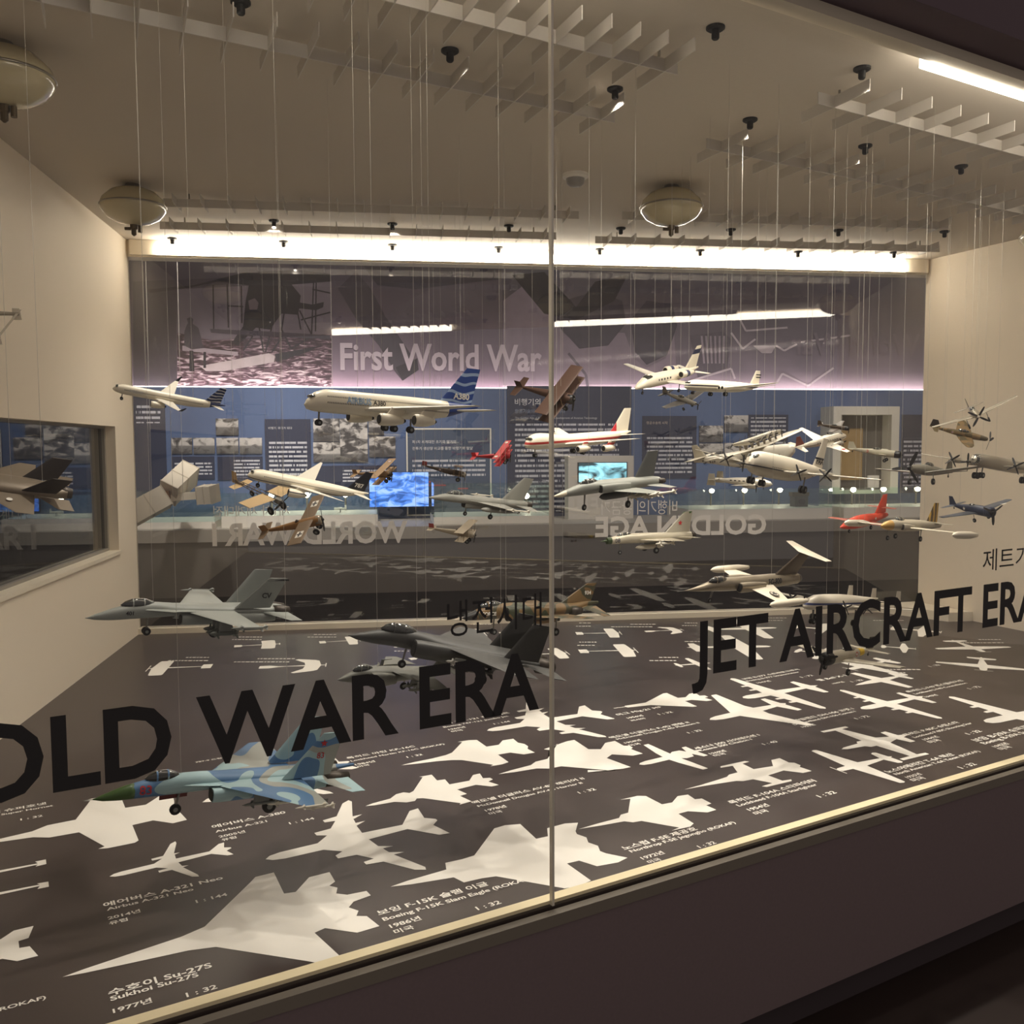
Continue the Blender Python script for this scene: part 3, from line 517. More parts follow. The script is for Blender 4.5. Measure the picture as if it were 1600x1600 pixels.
def silhouette(kind, nx, ny, tx, ty):
    a, b = onz(nx, ny, ZF), onz(tx, ty, ZF); d = b-a; L = d.length; d.normalize(); n = Vector((-d.y, d.x, 0)); h = SIL[kind]
    pts = [(u*L, w*L) for u, w in h]; full = pts + [(u, -w) for u, w in reversed(pts) if w > 1e-6]
    clean = [full[0]]
    for p in full[1:]:
        if (p[0]-clean[-1][0])**2 + (p[1]-clean[-1][1])**2 > 1e-9: clean.append(p)
    _fl[0] += 1; z = .0007 + .00003*(_fl[0] % 12)
    o = MB().add([(u, w, 0) for u, w in clean], poly_faces(clean)).build('aircraft_silhouette', PRINT, FLOOR)
    o.matrix_world = Matrix(((d.x, n.x, 0, a.x), (d.y, n.y, 0, a.y), (0, 0, 1, ZF+z), (0, 0, 0, 1)))
for k, *c in (('su27',98,1527,576,1396),('f15',610,1386,940,1312),('air4',415,1343,682,1281),('air2',171,1370,361,1325),('f18',-45,1322,296,1258),('air2',316,1254,545,1190),('f16',627,1196,826,1164),('air4',761,1142,940,1112),
    ('harrier',571,1260,768,1217),('f4',779,1210,986,1167),('f5',904,1296,1104,1252),('f104',1069,1234,1246,1194),('citation',999,1195,1095,1172),('mig21',959,1107,1104,1088),('comet',1109,1125,1228,1099),('prop4',1161,1091,1278,1071),
    ('f80',1315,1171,1414,1149),('prop1',1309,1204,1394,1182),('prop4',1346,1108,1443,1088),('prop4',1540,1129,1660,1103),('x1',1336,1071,1414,1055),('prop1',1328,1046,1392,1031),('prop1',1538,1019,1487,1000),('prop1',1537,1048,1533,1027),
    ('prop1',1471,988,1388,981),('prop1',1431,1014,1374,1010),('bip',970,989,900,990),('bip',994,1016,905,1018),('taube',1066,984,1008,987),('twin',1214,981,1100,984),('twin',1205,1010,1072,1012),('twin',1110,1036,1054,1040),('twin',1312,985,1236,979),('twin',1310,1024,1240,1016),
    ('bip',231,1045,331,1041),('bipo',438,1006,366,1010),('taube',510,1039,405,1043),('bip',562,1000,499,1004),('bip',760,988,700,992),('bip',887,1020,815,1024),('bipo',700,1024,640,1030),('p38',-130,1405,74,1364),('f35',-230,1540,56,1470),('bip',838,985,782,990)):
    silhouette(k, *c)
def caption(x0, y0, x1, body, bold=.02, flip=False, vf=1.0):
    """a printed line on the floor from (x0,y0) to x1, parallel to the near glass, or reading from the far side"""
    a = onz(x0, y0, ZF+.001)
    if flip: r = Vector((-1, 0, 0)); u = Vector((0, -1, 0)); b = onz(x1, y0, ZF+.001); wd = abs(b.x-a.x)
    else:
        r = ND.copy(); u = Vector((-ND.y, ND.x, 0)); lo, hi = 0, 3
        for _ in range(40):
            md = (lo+hi)/2; p = a + r*md - CAM; px_ = 800 + FPX*p.dot(rt)/p.dot(fw)
            if px_ < x1: lo = md
            else: hi = md
        wd = lo
    o = text_on('floor_caption', body, Vector((0,0,0)), r, u, wd, PRINT, FLOOR, bold, height=wd/(max(p[0] for p in text2d(body, bold)[0]) - min(p[0] for p in text2d(body, bold)[0]))*.729*.78); o.location = a
CAP = [('수호이 Su-27S',170,1556,332),('Sukhoi Su-27S',173,1564,311),('1977년',177,1583,238),('1 : 32',292,1558,340),
 ('에어버스 A-321 Neo',162,1417,349),('Airbus A-321 Neo',167,1423,303),('2014년',169,1437,220),('유럽',171,1445,200),('1 : 144',307,1411,356),
 ('에어버스 A-380',332,1294,447),('Airbus A-321',337,1301,418),('2005년',343,1309,384),('유럽',347,1314,370),('1 : 144',453,1288,492),
 ('F/A-18E 슈퍼호넷',-60,1280,73),('Super Hornet',2,1274,83),('1 : 32',32,1282,67),
 ('보잉 F-15K 슬램 이글',592,1430,764),('Boeing F-15K Slam Eagle (ROKAF)',600,1439,830),('1986년',611,1450,659),('미국',618,1459,648),('1 : 32',747,1422,784),
 ('맥도넬 더글러스 AV-8B 해리어 II',740,1256,914),('McDonnell Douglas AV-8B Harrier II',748,1261,911),('1978년',760,1268,792),('미국',766,1273,786),('1 : 32',906,1240,932),
 ('록히드 마틴 KF-16C',543,1186,649),('Lockheed Martin KF-16C (ROKAF)',549,1190,695),('1984년',556,1196,587),('미국',560,1199,578),('1 : 32',637,1184,661),
 ('보잉 747-121 점보 제트',688,1133,797),('Boeing 747-121 Jumbo Jet',694,1137,795),('1969년',702,1141,728),('미국',707,1144,724),('1 : 144',773,1132,798),
 ('787-9 드림라이너',306,1192,372),('미그 Mig-21 MF',966,1118,1035),('1956년',982,1123,1006),('러시아',988,1127,1010),('1 : 32',1031,1117,1052),
 ('맥도넬 더글러스 F-4D 팬텀 II',955,1154,1078),('McDonnell Douglas F-4D Phantom II',965,1156,1094),('1958년',978,1162,1003),('미국',985,1166,1002),('1 : 32',1077,1146,1098),
 ('세스나 500 사이테이션 I',1088,1171,1188),('Cessna 500 Citation I',1094,1174,1176),('1969년',1111,1179,1135),('미국',1118,1182,1135),('1 : 40',1195,1164,1216),
 ('노스럽 F-5E 제공호',976,1328,1091),('Northrop F-5E Jegongho (ROKAF)',987,1332,1150),('1972년',1005,1343,1039),('미국',1015,1349,1034),('1 : 32',1094,1325,1120),
 ('록히드 F-104A 스타파이터',1143,1256,1276),('Lockheed F-104A Starfighter',1155,1260,1278),('1954년',1172,1267,1203),('미국',1182,1273,1202),('1 : 32',1282,1246,1308),
 ('노스아메리칸 T-6A 텍산',1388,1208,1492),('North American T-6A Texan (ROKAF)',1401,1211,1532),('1935년',1419,1216,1441),('미국',1429,1221,1447),('1 : 32',1504,1201,1527),
 ('록히드 P-80C 슈팅스타',1416,1150,1500),('Lockheed P-80C Shooting Star',1430,1153,1520),('1944년',1446,1157,1468),('미국',1455,1161,1471),('1 : 32',1515,1148,1535),
 ('보잉 B-29A 슈퍼포트리스',1526,1159,1640),('Boeing B-29A Superfortress',1539,1163,1650),('1942년',1556,1168,1577),('미국',1566,1172,1582),
 ('드 하빌랜드 DH-106 코멧 I',1232,1130,1335),('De Havilland DH-106 Comet I',1242,1133,1338),('1952년',1255,1137,1275),('1 : 72',1340,1124,1360),
 ('보잉 B-377 스트라토크루저',1162,1062,1250),('Boeing B-377 Stratocruiser',1168,1065,1250),('1947년',1185,1068,1205),('1 : 72',1254,1059,1272),
 ('벨 Bell X-1',1281,1064,1324),('1947년',1303,1069,1320),('1 : 32',1333,1066,1350),('록히드 L-749 콘스텔레이션',1420,1082,1506),('Lockheed L-749 Constellation',1431,1085,1512),('1943년',1448,1090,1466),('1 : 72',1517,1077,1534),
 ('1 : 32',1455,1042,1470),('(ROKAF)',-8,1582,72)]
for b_, x0, y0, x1 in CAP: caption(x0, y0, x1, b_, .022)
# captions too small to read, facing the gallery side: rows of short dashes
def dashes(x0, y0, x1):
    a, b = onz(min(x0, x1), y0, ZF), onz(max(x0, x1), y0, ZF); W = (b-a).length; x = 0; mb = MB()
    while x < W-.008:
        w_ = random.uniform(.008, .022); w_ = min(w_, W-x); mb.add([(x, 0, 0), (x+w_, 0, 0), (x+w_, .014, 0), (x, .014, 0)], [(0, 1, 2, 3)]); x += w_+.005
    o = mb.build('floor_caption', PRINT, FLOOR); o.location = (a.x, a.y, ZF+.001); o.rotation_euler.z = math.atan2(b.y-a.y, b.x-a.x)
for x0, x1, y0 in ((329,290,1028),(326,262,1033),(410,372,996),(408,362,1000),(460,402,1030),(455,365,1035),(525,490,992),(525,480,996),(925,905,974),(923,900,979),(932,905,1004),(930,902,1009),(1025,985,976),(1022,955,980),(1063,1030,1028),(1060,1015,1033),(1092,1070,974),(1092,1066,978),(1225,1200,970),(1230,1195,966),(1565,1530,1000),(1570,1505,1005),(1415,1365,970),(640,615,1012),(640,616,1018),(770,735,976),(1096,1070,1003),(1386,1440,1047),(1404,1418,1052)):
    dashes(x0, y0, x1)

# ================================================================== model aircraft
WIRE = mat('hanging_wire', (190, 186, 176), .35, .4)
GUN = mat('gun_grey', (118, 120, 116), .5); TYRE = mat('tyre', (22, 21, 21), .7); STEEL = mat('strut_steel', (120, 118, 112), .4, .6)
CANOPY = mat('canopy_glass', (52, 54, 52), .08, coat=1); HOLE = mat('engine_dark', (20, 19, 18), .7); MISSILE = mat('missile_white', (214, 208, 192), .5); BLADE = mat('prop_black', (26, 25, 25), .4)
AIRW = (226, 217, 196)
def paint(name, base, L, bands=(), dots=None, rough=.35, metal=0):
    """paint with stripes by height (z in lengths) and a row of small windows"""
    if name in MATS: return MATS[name]
    k = NT(name); x, y, z = k.obj(); c = srgb(base)
    for axis, lo, hi, col in bands: c = k.mix(k.band({'x': x, 'y': y, 'z': z}[axis], lo*L, hi*L), c, srgb(col))
    if dots:
        for zlo, zhi, u0_, u1_, n in dots:
            msk = k.math('MULTIPLY', k.band(z, zlo*L, zhi*L), k.math('MULTIPLY', k.band(x, (.5-u1_)*L, (.5-u0_)*L), k.math('GREATER_THAN', k.math('FRACT', k.math('MULTIPLY', x, n/L)), .5))); c = k.mix(msk, c, srgb((58, 52, 48)))
    if isinstance(c, tuple): return mat(name+'_plain', base, rough, metal)
    return k.done(c, rough, metal)
def camo(name, cols, scale, L, nose=None, rough=.5):
    k = NT(name); x, y, z = k.obj(); n = k.noise(scale/L, 1.5, None, .4); st = [(i/len(cols)*.36+.34 if i else 0, srgb(c)) for i, c in enumerate(cols)]; c = k.ramp(n, st, True)
    if nose: c = k.mix(k.math('GREATER_THAN', x, (.5-nose[0])*L), c, srgb(nose[1]))
    return k.done(c, rough)
FOIL = [(0, 0), (.04, .32), (.15, .47), (.35, .5), (.65, .32), (1, .02), (1, -.02), (.65, -.22), (.35, -.36), (.15, -.36), (.04, -.26)]
def cr(ps, n):   # smooth interpolation of section tuples
    out = []; N = len(ps)
    for i in range(N-1):
        p0, p1, p2, p3 = ps[max(i-1, 0)], ps[i], ps[i+1], ps[min(i+2, N-1)]
        for j in range(n):
            t = j/n; out.append(tuple(.5*((2*b) + (-a+c)*t + (2*a-5*b+4*c-d)*t*t + (-a+3*b-3*c+d)*t**3) if q else b + (c-b)*t for q, (a, b, c, d) in enumerate(zip(p0, p1, p2, p3))))
    out.append(tuple(ps[-1])); return out
class Plane:
    def __init__(s, name, label, nose, tail, zn, zt, roll=0, cat='model aircraft', wires=(.28, .7), group='model aircraft hanging on wires'):
        a, b = at(*nose, zn), at(*tail, zt); f = a-b; s.L = f.length; f.normalize(); lf = Z3.cross(f).normalized(); u = f.cross(lf)
        q = Matrix.Rotation(R(roll), 3, f); lf = q @ lf; u = q @ u; c = (a+b)/2
        M = Matrix((f, lf, u)).transposed().to_4x4(); M.translation = c; s.e = empty(name, mat=M); s.M = M; tag(s.e, label, cat, group); s.w = wires; s.sec = None
        DBG.append((name, round(s.L, 3), [round(v, 2) for v in c]))
    def p(s, u, y, z): return ((.5-u)*s.L, y*s.L, z*s.L)
    def rings(s, sec, n=16, sm=4, pw=2.0, cy=0):
        out = []
        for u, zc, hw, hh in (cr(sec, sm) if sm > 1 else sec):
            hw = max(hw, .0008); hh = max(hh, .0008); ring = []
            for i in range(n):
                a = 2*math.pi*(i+.5)/n; ca, sa = math.cos(a), math.sin(a); e_ = 2/pw
                ring.append(s.p(u, cy + hw*math.copysign(abs(ca)**e_, ca), zc + hh*math.copysign(abs(sa)**e_, sa)))
            out.append(ring)
        return out
    def fus(s, sec, mt, n=18, sm=4, pw=2.0, name='fuselage', parent=None, cy=0, smooth=True):
        if name == 'fuselage': s.sec = sec
        return MB().loft(s.rings(sec, n, sm, pw, cy)).build(name, mt, parent or s.e, smooth, 50)
    def surf(s, name, mt, root, tip, t=.1, vert=False, parent=None):
        """root/tip: (u of leading edge, y, z, chord)"""
        R_ = []
        for u, y, z, c in (root, tip):
            R_.append([s.p(u + a*c, y, z + b*t*c) if not vert else s.p(u + a*c, y + b*t*c, z) for a, b in FOIL])
        return MB().loft(R_).build(name, mt, parent or s.e, True, 35)
    def wings(s, mt, u0_, c0, y0, z0, u1_, c1, y1, z1, t=.1, name='wing', mid=None):
        r = []
        for sd in (1, -1):
            if mid is None: r.append(s.surf(name, mt, (u0_, sd*y0, z0, c0), (u1_, sd*y1, z1, c1), t))
            else:
                R_ = [[s.p(u+a*c, sd*y, z+b*t*c) for a, b in FOIL] for u, y, z, c in ((u0_, y0, z0, c0), *mid, (u1_, y1, z1, c1))]; r.append(MB().loft(R_).build(name, mt, s.e, True, 35))
        return r
    def fin(s, mt, u0_, c0, z0, u1_, c1, z1, y0=0, y1=None, t=.09, name='tail_fin'):
        return s.surf(name, mt, (u0_, y0, z0, c0), (u1_, y0 if y1 is None else y1, z1, c1), t, True)
    def canopy(s, u0_, u1_, z, hw, h, mt=None, pw=2):
        uu = [u0_ + (u1_-u0_)*k for k in (0, .12, .3, .5, .7, .88, 1)]; hs = [.02, .55, .9, 1, .9, .55, .02]
        o = MB().loft(s.rings([(u, z, hw*k, h*k) for u, k in zip(uu, hs)], 14, 2)).build('canopy', mt or CANOPY, s.e, True)
        b = MB()
        for k in (.32, .62):
            uc = u0_ + (u1_-u0_)*k; kk = 1.03*(.93 if k < .5 else .97); b.loft(s.rings([(uc-.003, z, hw*kk, h*kk), (uc+.003, z, hw*kk, h*kk)], 14, 1), True)
        b.build('canopy_frame', s.frame if hasattr(s, 'frame') else GUN, o); return o
    def nacelle(s, u0_, u1_, y, z, r, mt, pylon=None, jet=True):
        k = u1_-u0_; o = MB().loft(s.rings([(u0_, z, r*.86, r*.86), (u0_+.04*k, z, r*.98, r*.98), (u0_+.3*k, z, r, r), (u0_+.7*k, z, r*.85, r*.85), (u1_, z, r*.5, r*.5)], 14, 2, cy=y)).build('engine', mt, s.e, True, 40)
        if jet:
            MB().loft(s.rings([(u0_-.001, z, r*.74, r*.74), (u0_-.0025, z, r*.72, r*.72)], 14, 1, cy=y)).build('intake', HOLE, o)
            MB().loft(s.rings([(u1_, z, r*.42, r*.42), (u1_+.12*k, z, r*.22, r*.22)], 10, 1, cy=y)).build('exhaust', HOLE, o)
        if pylon: s.surf('pylon', mt, (u0_+.25*k, y, z+r*.7, k*.7), (u0_+.5*k, y, pylon, k*.7), .12, True, o)
        return o
    def prop(s, u, y, z, r, nb=3, spin=None, hub=None, ang=.4):
        b = MB(); c = Vector(s.p(u, y, z)); L = s.L
        o = MB().loft(s.rings([(u-.035*(1 if spin else .5), z, .001, .001), (u-.02, z, r*.09, r*.09), (u+.005, z, r*.13, r*.13)], 10, 2, cy=y)).build('spinner', spin or BLADE, s.e, True)
        for i in range(nb):
            a = ang + 2*math.pi*i/nb; d = Vector((0, math.cos(a), math.sin(a))); t_ = Vector((.35, -math.sin(a)*.94, math.cos(a)*.94)); vs_ = []
            for rr, w_ in ((.06, .05), (.35, .1), (.7, .1), (.95, .06), (1, .02)):
                q = c + d*rr*r*L
                for sg, th in ((1, 1), (1, -1), (-1, -1), (-1, 1)): vs_.append(q + t_*sg*w_*r*L + Vector((1, 0, 0))*th*.012*r*L)
            MB().loft([vs_[k*4:k*4+4] for k in range(5)]).build('propeller_blade', BLADE, o)
        return o
    def gear(s, u, y, zt_, zb, wr, ww=None, twin=False, lean=0):
        ww = ww or wr*.5; o = MB().tube(s.p(u, y, zt_), s.p(u+lean, y, zb+wr), .0055*s.L, .004*s.L, 8).build('landing_gear', STEEL, s.e)
        for dy in ((-ww*.8, ww*.8) if twin else (0,)):
            c = s.p(u+lean, y+dy, zb+wr); h = ww*s.L/2; r_ = wr*s.L
            MB().loft([[(c[0]+r_*k*math.cos(2*math.pi*i/14), c[1]+q*h, c[2]+r_*k*math.sin(2*math.pi*i/14)) for i in range(14)] for q, k in ((-1, .8), (-.7, 1), (.7, 1), (1, .8))]).build('wheel', TYRE, o, True, 40)
            MB().tube((c[0], c[1]-h*1.1, c[2]), (c[0], c[1]+h*1.1, c[2]), r_*.42, n=10).build('wheel_hub', GUN, o)
    def store(s, u0_, u1_, y, z, r, mt=None, fins=True, name='missile', pyl=None):
        k = u1_-u0_; mt = mt or MISSILE; o = MB().loft(s.rings([(u0_, z, r*.05, r*.05), (u0_+.08*k, z, r*.7, r*.7), (u0_+.2*k, z, r, r), (u0_+.75*k, z, r, r), (u1_, z, r*.55, r*.55)], 10, 2, cy=y)).build(name, mt, s.e, True)
        if fins:
            for a in (45, 135, 225, 315):
                d = (math.cos(R(a)), math.sin(R(a))); ra = r*2.6
                for uu, cc in ((u1_-.13*k, .12*k), (u0_+.22*k, .1*k)):
                    q = [s.p(uu, y+d[0]*r*.8, z+d[1]*r*.8), s.p(uu+cc, y+d[0]*r*.8, z+d[1]*r*.8), s.p(uu+cc, y+d[0]*ra, z+d[1]*ra), s.p(uu+cc*.6, y+d[0]*ra, z+d[1]*ra)]; n_ = Vector((0, -d[1], d[0]))*.0008*s.L
                    MB().prism([Vector(v)+n_ for v in q], [Vector(v)-n_ for v in q]).build('missile_fin', mt, o)
        if pyl is not None: s.surf('pylon', GUN, (u0_+.3*k, y, z+r*.6, k*.45), (u0_+.32*k, y, pyl, k*.45), .08, True, o)
        return o
    def wid(s, u, z):
        sec = s.sec
        for a, b in zip(sec, sec[1:]):
            if a[0] <= u <= b[0]:
                t = (u-a[0])/max(b[0]-a[0], 1e-6); zc, hw, hh = (a[i]+(b[i]-a[i])*t for i in (1, 2, 3)); q = (z-zc)/max(hh, 1e-6); return hw*math.sqrt(max(0, 1-q*q))
        return .03
    def text(s, body, u, z, width, mt, side=1, bold=.02, y=None, height=None, slope=0):
        """lettering on the fuselage side (or at a fixed y), side 1 = left"""
        def fn(x, h):
            uu = u + side*x/s.L; zz = z + h/s.L + slope*x/s.L; yy = (s.wid(uu, zz) if y is None else abs(y)) + .0025
            return s.p(uu, (side if y is None else (1 if y >= 0 else -1)*1)*yy if y is None else y, zz)
        return text_on('marking', body, None, None, None, width*s.L, mt, s.e, bold, fn=fn, height=None if height is None else height*s.L)
    def roundel(s, u, v, w_, r, cols, side=1, plane='side'):
        for k, (f_, c) in enumerate(cols):
            pts = []
            for i in range(18):
                a = 2*math.pi*i/18; du, dz = r*f_*math.cos(a), r*f_*math.sin(a)
                if plane == 'side': yy = s.wid(u+du, v+dz) + .002 + .0008*k if w_ is None else abs(w_) + .0008*k; pts.append(s.p(u+du, side*yy, v+dz))
                else: pts.append(s.p(u+du, v+dz, w_ + .0008*k))
            MB().add(pts, [tuple(range(18))]).build('roundel', c, s.e)
    def star(s, u, v, w_, r, mt, side=1, plane='side'):
        pts = []
        for i in range(10):
            a = math.pi/2 + math.pi*i/5; q = r*(1 if i % 2 == 0 else .42); du, dz = q*math.cos(a), q*math.sin(a); pts.append(s.p(u+du, side*abs(w_), v+dz) if plane == 'side' else s.p(u+du, v+dz, w_))
        c = s.p(u, side*abs(w_), v) if plane == 'side' else s.p(u, v, w_)
        MB().add(pts+[c], [(i, (i+1) % 10, 10) for i in range(10)]).build('star_marking', mt, s.e)
    def hang(s, top=None, spread=0):
        inv = s.M.inverted(); L = s.L
        for k, u in enumerate(s.w):
            z = .03
            if s.sec:
                for a, b in zip(s.sec, s.sec[1:]):
                    if a[0] <= u <= b[0]: t = (u-a[0])/max(b[0]-a[0], 1e-6); z = a[1]+a[3] + (b[1]+b[3]-a[1]-a[3])*t
            a = Vector(s.p(u, 0, z*.9)); wpt = s.M @ a; b = inv @ Vector((wpt.x, wpt.y, ZC-.001)); MB().tube(a, b, .0004, n=5).build('hanging_wire', WIRE, s.e)
DBG = []
# ---------------------------------------------------------------- airliners
def airliner(name, label, nose, tail, zn, zt, roll, fus, wing, eng, htail, fin, finmat, bands=(), dots=None, base=AIRW, hw=.047, gears=(), key='', er=.03, engz=-.055, dih=.06, wing_mid=None, belly=None, wingcol=(206, 200, 186), glass=True):
    s = Plane(name, label, nose, tail, zn, zt, roll); L = s.L; pm = paint(key+'_paint', base, L, bands, dots); wm = mat('airliner_wing_%d' % wingcol[0], wingcol, .4); s.frame = pm
    s.fus(fus, pm, 20); u0_, c0, u1_, c1, y1 = wing; s.wings(wm, u0_, c0, .02, -.022, u1_, c1, y1, -.022+dih, .11, mid=wing_mid)
    for u, v, y in eng: s.nacelle(u, v, y, engz + dih*(y/y1)*.6, er, pm, pylon=-.02+dih*(y/y1)); s.nacelle(u, v, -y, engz + dih*(y/y1)*.6, er, pm, pylon=-.02+dih*(y/y1))
    a, b, c, d, e = htail; s.wings(wm, a, b, .01, .012, c, d, e, .03, .09, name='stabilizer'); s.fin(finmat, *fin)
    zc = fus[2][1]
    if glass: MB().loft(s.rings([(.022, zc+.024, .024, .006), (.03, zc+.027, .031, .007), (.042, zc+.031, .033, .007)], 12, 1)).build('cockpit_window', CANOPY, s.e, True)
    for g in gears: s.gear(*g)
    s.hang(); return s
NAVYF = mat('tail_blue', (36, 62, 128), .4); BLK = mat('tail_black', (34, 36, 44), .4); INKB = mat('ink_black', (40, 38, 42), .5); INKW = mat('ink_white', (224, 220, 210), .5); INKR = mat('ink_red', (176, 44, 48), .5); INKBL = mat('ink_pale_blue', (140, 168, 196), .5)
def fin_mat(name, c1, c2, sc, L):
    k = NT(name); x, y, z = k.obj(); wv = k.n('ShaderNodeTexWave'); wv.inputs['Scale'].default_value = sc/L; wv.inputs['Distortion'].default_value = 4; wv.inputs['Detail'].default_value = 1; k.l(k.tc, wv.inputs[0]); wv.bands_direction = 'Z'
    return k.done(k.mix(k.math('GREATER_THAN', wv.outputs['Fac'], .8), srgb(c1), srgb(c2)), .4)
s = airliner('airliner_model', 'white twin jet airliner with curled wingtips at the upper left', (176, 605), (351, 638), 2.30, 2.42, -24,
    [(0,-.012,.002,.002),(.012,-.01,.018,.018),(.045,-.003,.035,.036),(.1,0,.044,.046),(.4,0,.044,.046),(.68,0,.044,.046),(.82,.008,.036,.036),(.93,.02,.018,.018),(1,.028,.004,.005)], (.355,.17,.55,.035,.395), [(.335,.455,.135)], (.86,.09,.945,.035,.145),
    (.80,.15,.03,.925,.055,.195), fin_mat('a321_fin', (34,50,92), (214,214,214), 12, .31), dots=[(.008,.016,.1,.8,90)], key='a321', er=.03, gears=[(.09,0,-.03,-.105,.014,.01,True)], bands=[('x',-.52,-.36,(34,50,92))])
for sd in (1, -1): s.surf('winglet', BLK, (.55, sd*.395, .038, .035), (.60, sd*.425, .085, .015), .1)
s.text('AIRBUS', .14, .0, .12, mat('ink_pale', (190, 188, 182), .5), 1)
s = airliner('airliner_model', 'big white double deck airliner lettered A380 with blue tail', (475.5, 625), (745, 648), 2.17, 2.45, -4,
    [(0,-.022,.002,.002),(.014,-.018,.022,.024),(.05,-.004,.041,.046),(.11,.004,.05,.058),(.3,.004,.05,.059),(.62,.004,.05,.059),(.8,.015,.038,.044),(.92,.03,.018,.022),(1,.04,.004,.005)], (.28,.27,.63,.045,.54), [(.32,.45,.175),(.44,.55,.31)], (.84,.13,.955,.04,.2),
    (.745,.21,.04,.915,.085,.245), fin_mat('a380_fin', (34,66,140), (150,172,204), 7, .5), dots=[(-.006,.002,.1,.85,110),(.024,.031,.1,.8,110)], key='a380', er=.031, engz=-.075, bands=[('x',-.5,-.30,(34,66,140))], gears=[(.08,0,-.04,-.12,.016,.012,True),(.47,.05,-.05,-.125,.018,.012,True),(.47,-.05,-.05,-.125,.018,.012,True),(.56,.06,-.05,-.125,.018,.012,True)])
s.text('AIRBUS', .2, .002, .135, INKBL, 1, .02, height=.034); s.text('A380', .345, .004, .07, INKB, 1, .02); s.text('A380', .835, .075, .10, INKW, 1, .03, y=.0125)
s = airliner('airliner_model', 'white twin jet airliner with black tail numbered 787', (387, 739), (574, 777), 2.86, 3.02, -16,
    [(0,-.014,.002,.002),(.014,-.012,.02,.02),(.05,-.002,.04,.04),(.11,0,.05,.051),(.4,0,.051,.052),(.66,0,.051,.052),(.82,.01,.038,.038),(.93,.024,.018,.018),(1,.034,.004,.005)], (.32,.21,.66,.02,.53), [(.315,.45,.175)], (.86,.11,.96,.035,.175),
    (.80,.16,.03,.93,.06,.215), BLK, dots=[(.008,.016,.12,.85,80)], key='b787', er=.036, engz=-.06, dih=.10, bands=[('z',-.03,-.022,(60,62,70))], gears=[(.1,0,-.03,-.1,.016,.012,True)])
s.text('787', .865, .07, .075, INKW, 1, .03, y=.009)
s = airliner('airliner_model', 'white four engine jumbo jet with red stripe and red tail edge', (820, 693), (985, 681), 3.15, 3.46, -6,
    [(0,-.012,.002,.002),(.012,-.01,.02,.02),(.04,.003,.036,.04),(.09,.008,.045,.054),(.18,.006,.046,.054),(.3,0,.046,.046),(.65,0,.046,.046),(.82,.01,.034,.034),(.93,.024,.016,.018),(1,.034,.004,.005)], (.30,.24,.62,.05,.42), [(.33,.44,.165),(.45,.55,.29)], (.86,.12,.96,.035,.155),
    (.79,.18,.03,.925,.07,.205), paint('jumbo_fin', AIRW, .49, bands=[('x',-.36,-.29,(188,48,52))]), key='b747', er=.024, bands=[('z',-.008,.008,(176,58,52))], gears=[(.09,0,-.03,-.1,.014,.01,True),(.48,.05,-.03,-.1,.016,.012,True),(.48,-.05,-.03,-.1,.016,.012,True)])
s.surf('red_fin_stripe', mat('stripe_red', (188, 44, 50), .4), (.782, 0, .03, .075), (.915, 0, .18, .02), .14, True)
# comet
s = airliner('airliner_model', 'slim white early jet airliner with black cheat line, behind the twin jet', (1070, 602), (1190, 607), 3.26, 3.46, -3,
    [(0,-.01,.002,.002),(.015,-.008,.022,.022),(.05,0,.04,.041),(.12,.002,.052,.053),(.5,.002,.053,.054),(.7,.004,.047,.047),(.88,.014,.024,.026),(1,.026,.004,.005)], (.34,.27,.60,.05,.54), [], (.86,.09,.92,.035,.22),
    (.83,.13,.03,.91,.06,.17), mat('comet_fin', AIRW, .4), key='comet', bands=[('z',-.004,.009,(40,40,52)),('z',-.06,-.018,(176,170,156))], dots=[(.0,.006,.15,.8,40)], gears=[(.42,.1,-.02,-.09,.02,.012,True),(.42,-.1,-.02,-.09,.02,.012,True),(.1,0,-.03,-.08,.014,.01,True)])
for y in (.075, .115): 
    for sd in (1, -1): s.nacelle(.36, .5, sd*y, -.012, .02, mat('comet_fin', ()))
for z_ in (.10, .125): s.fin(INKB, .905-.12*(.17-z_), .085, z_, .908-.12*(.17-z_-.008), .08, z_+.01, t=.1, name='tail_stripe')
# citation
s = airliner('business_jet_model', 'white business jet with rear engines at the upper right centre', (993, 602), (1090, 580), 3.68, 3.95, -16,
    [(0,-.03,.002,.002),(.015,-.027,.02,.018),(.07,-.012,.042,.036),(.14,.004,.056,.056),(.22,.01,.06,.066),(.5,.01,.06,.066),(.68,.015,.05,.054),(.85,.03,.026,.028),(1,.045,.004,.008)], (.42,.17,.46,.07,.54), [], (.86,.1,.9,.05,.2),
    (.76,.2,.05,.93,.08,.27), paint('citation_fin', AIRW, .33, bands=[('z',.24,.3,(40,46,72))]), key='citation', dots=[(.012,.032,.28,.5,22)], gears=[(.12,0,-.03,-.11,.016),(.5,.15,-.02,-.11,.02),(.5,-.15,-.02,-.11,.02)], dih=.05, glass=False)
for sd in (1, -1): s.nacelle(.58, .78, sd*.098, .045, .036, paint('citation_nac', AIRW, .33, bands=[('x',-.24,-.18,(40,46,90))]))
MB().loft(s.rings([(.13,.045,.035,.012),(.17,.058,.046,.014),(.2,.064,.046,.012)], 12, 1)).build('windshield', CANOPY, s.e, True)
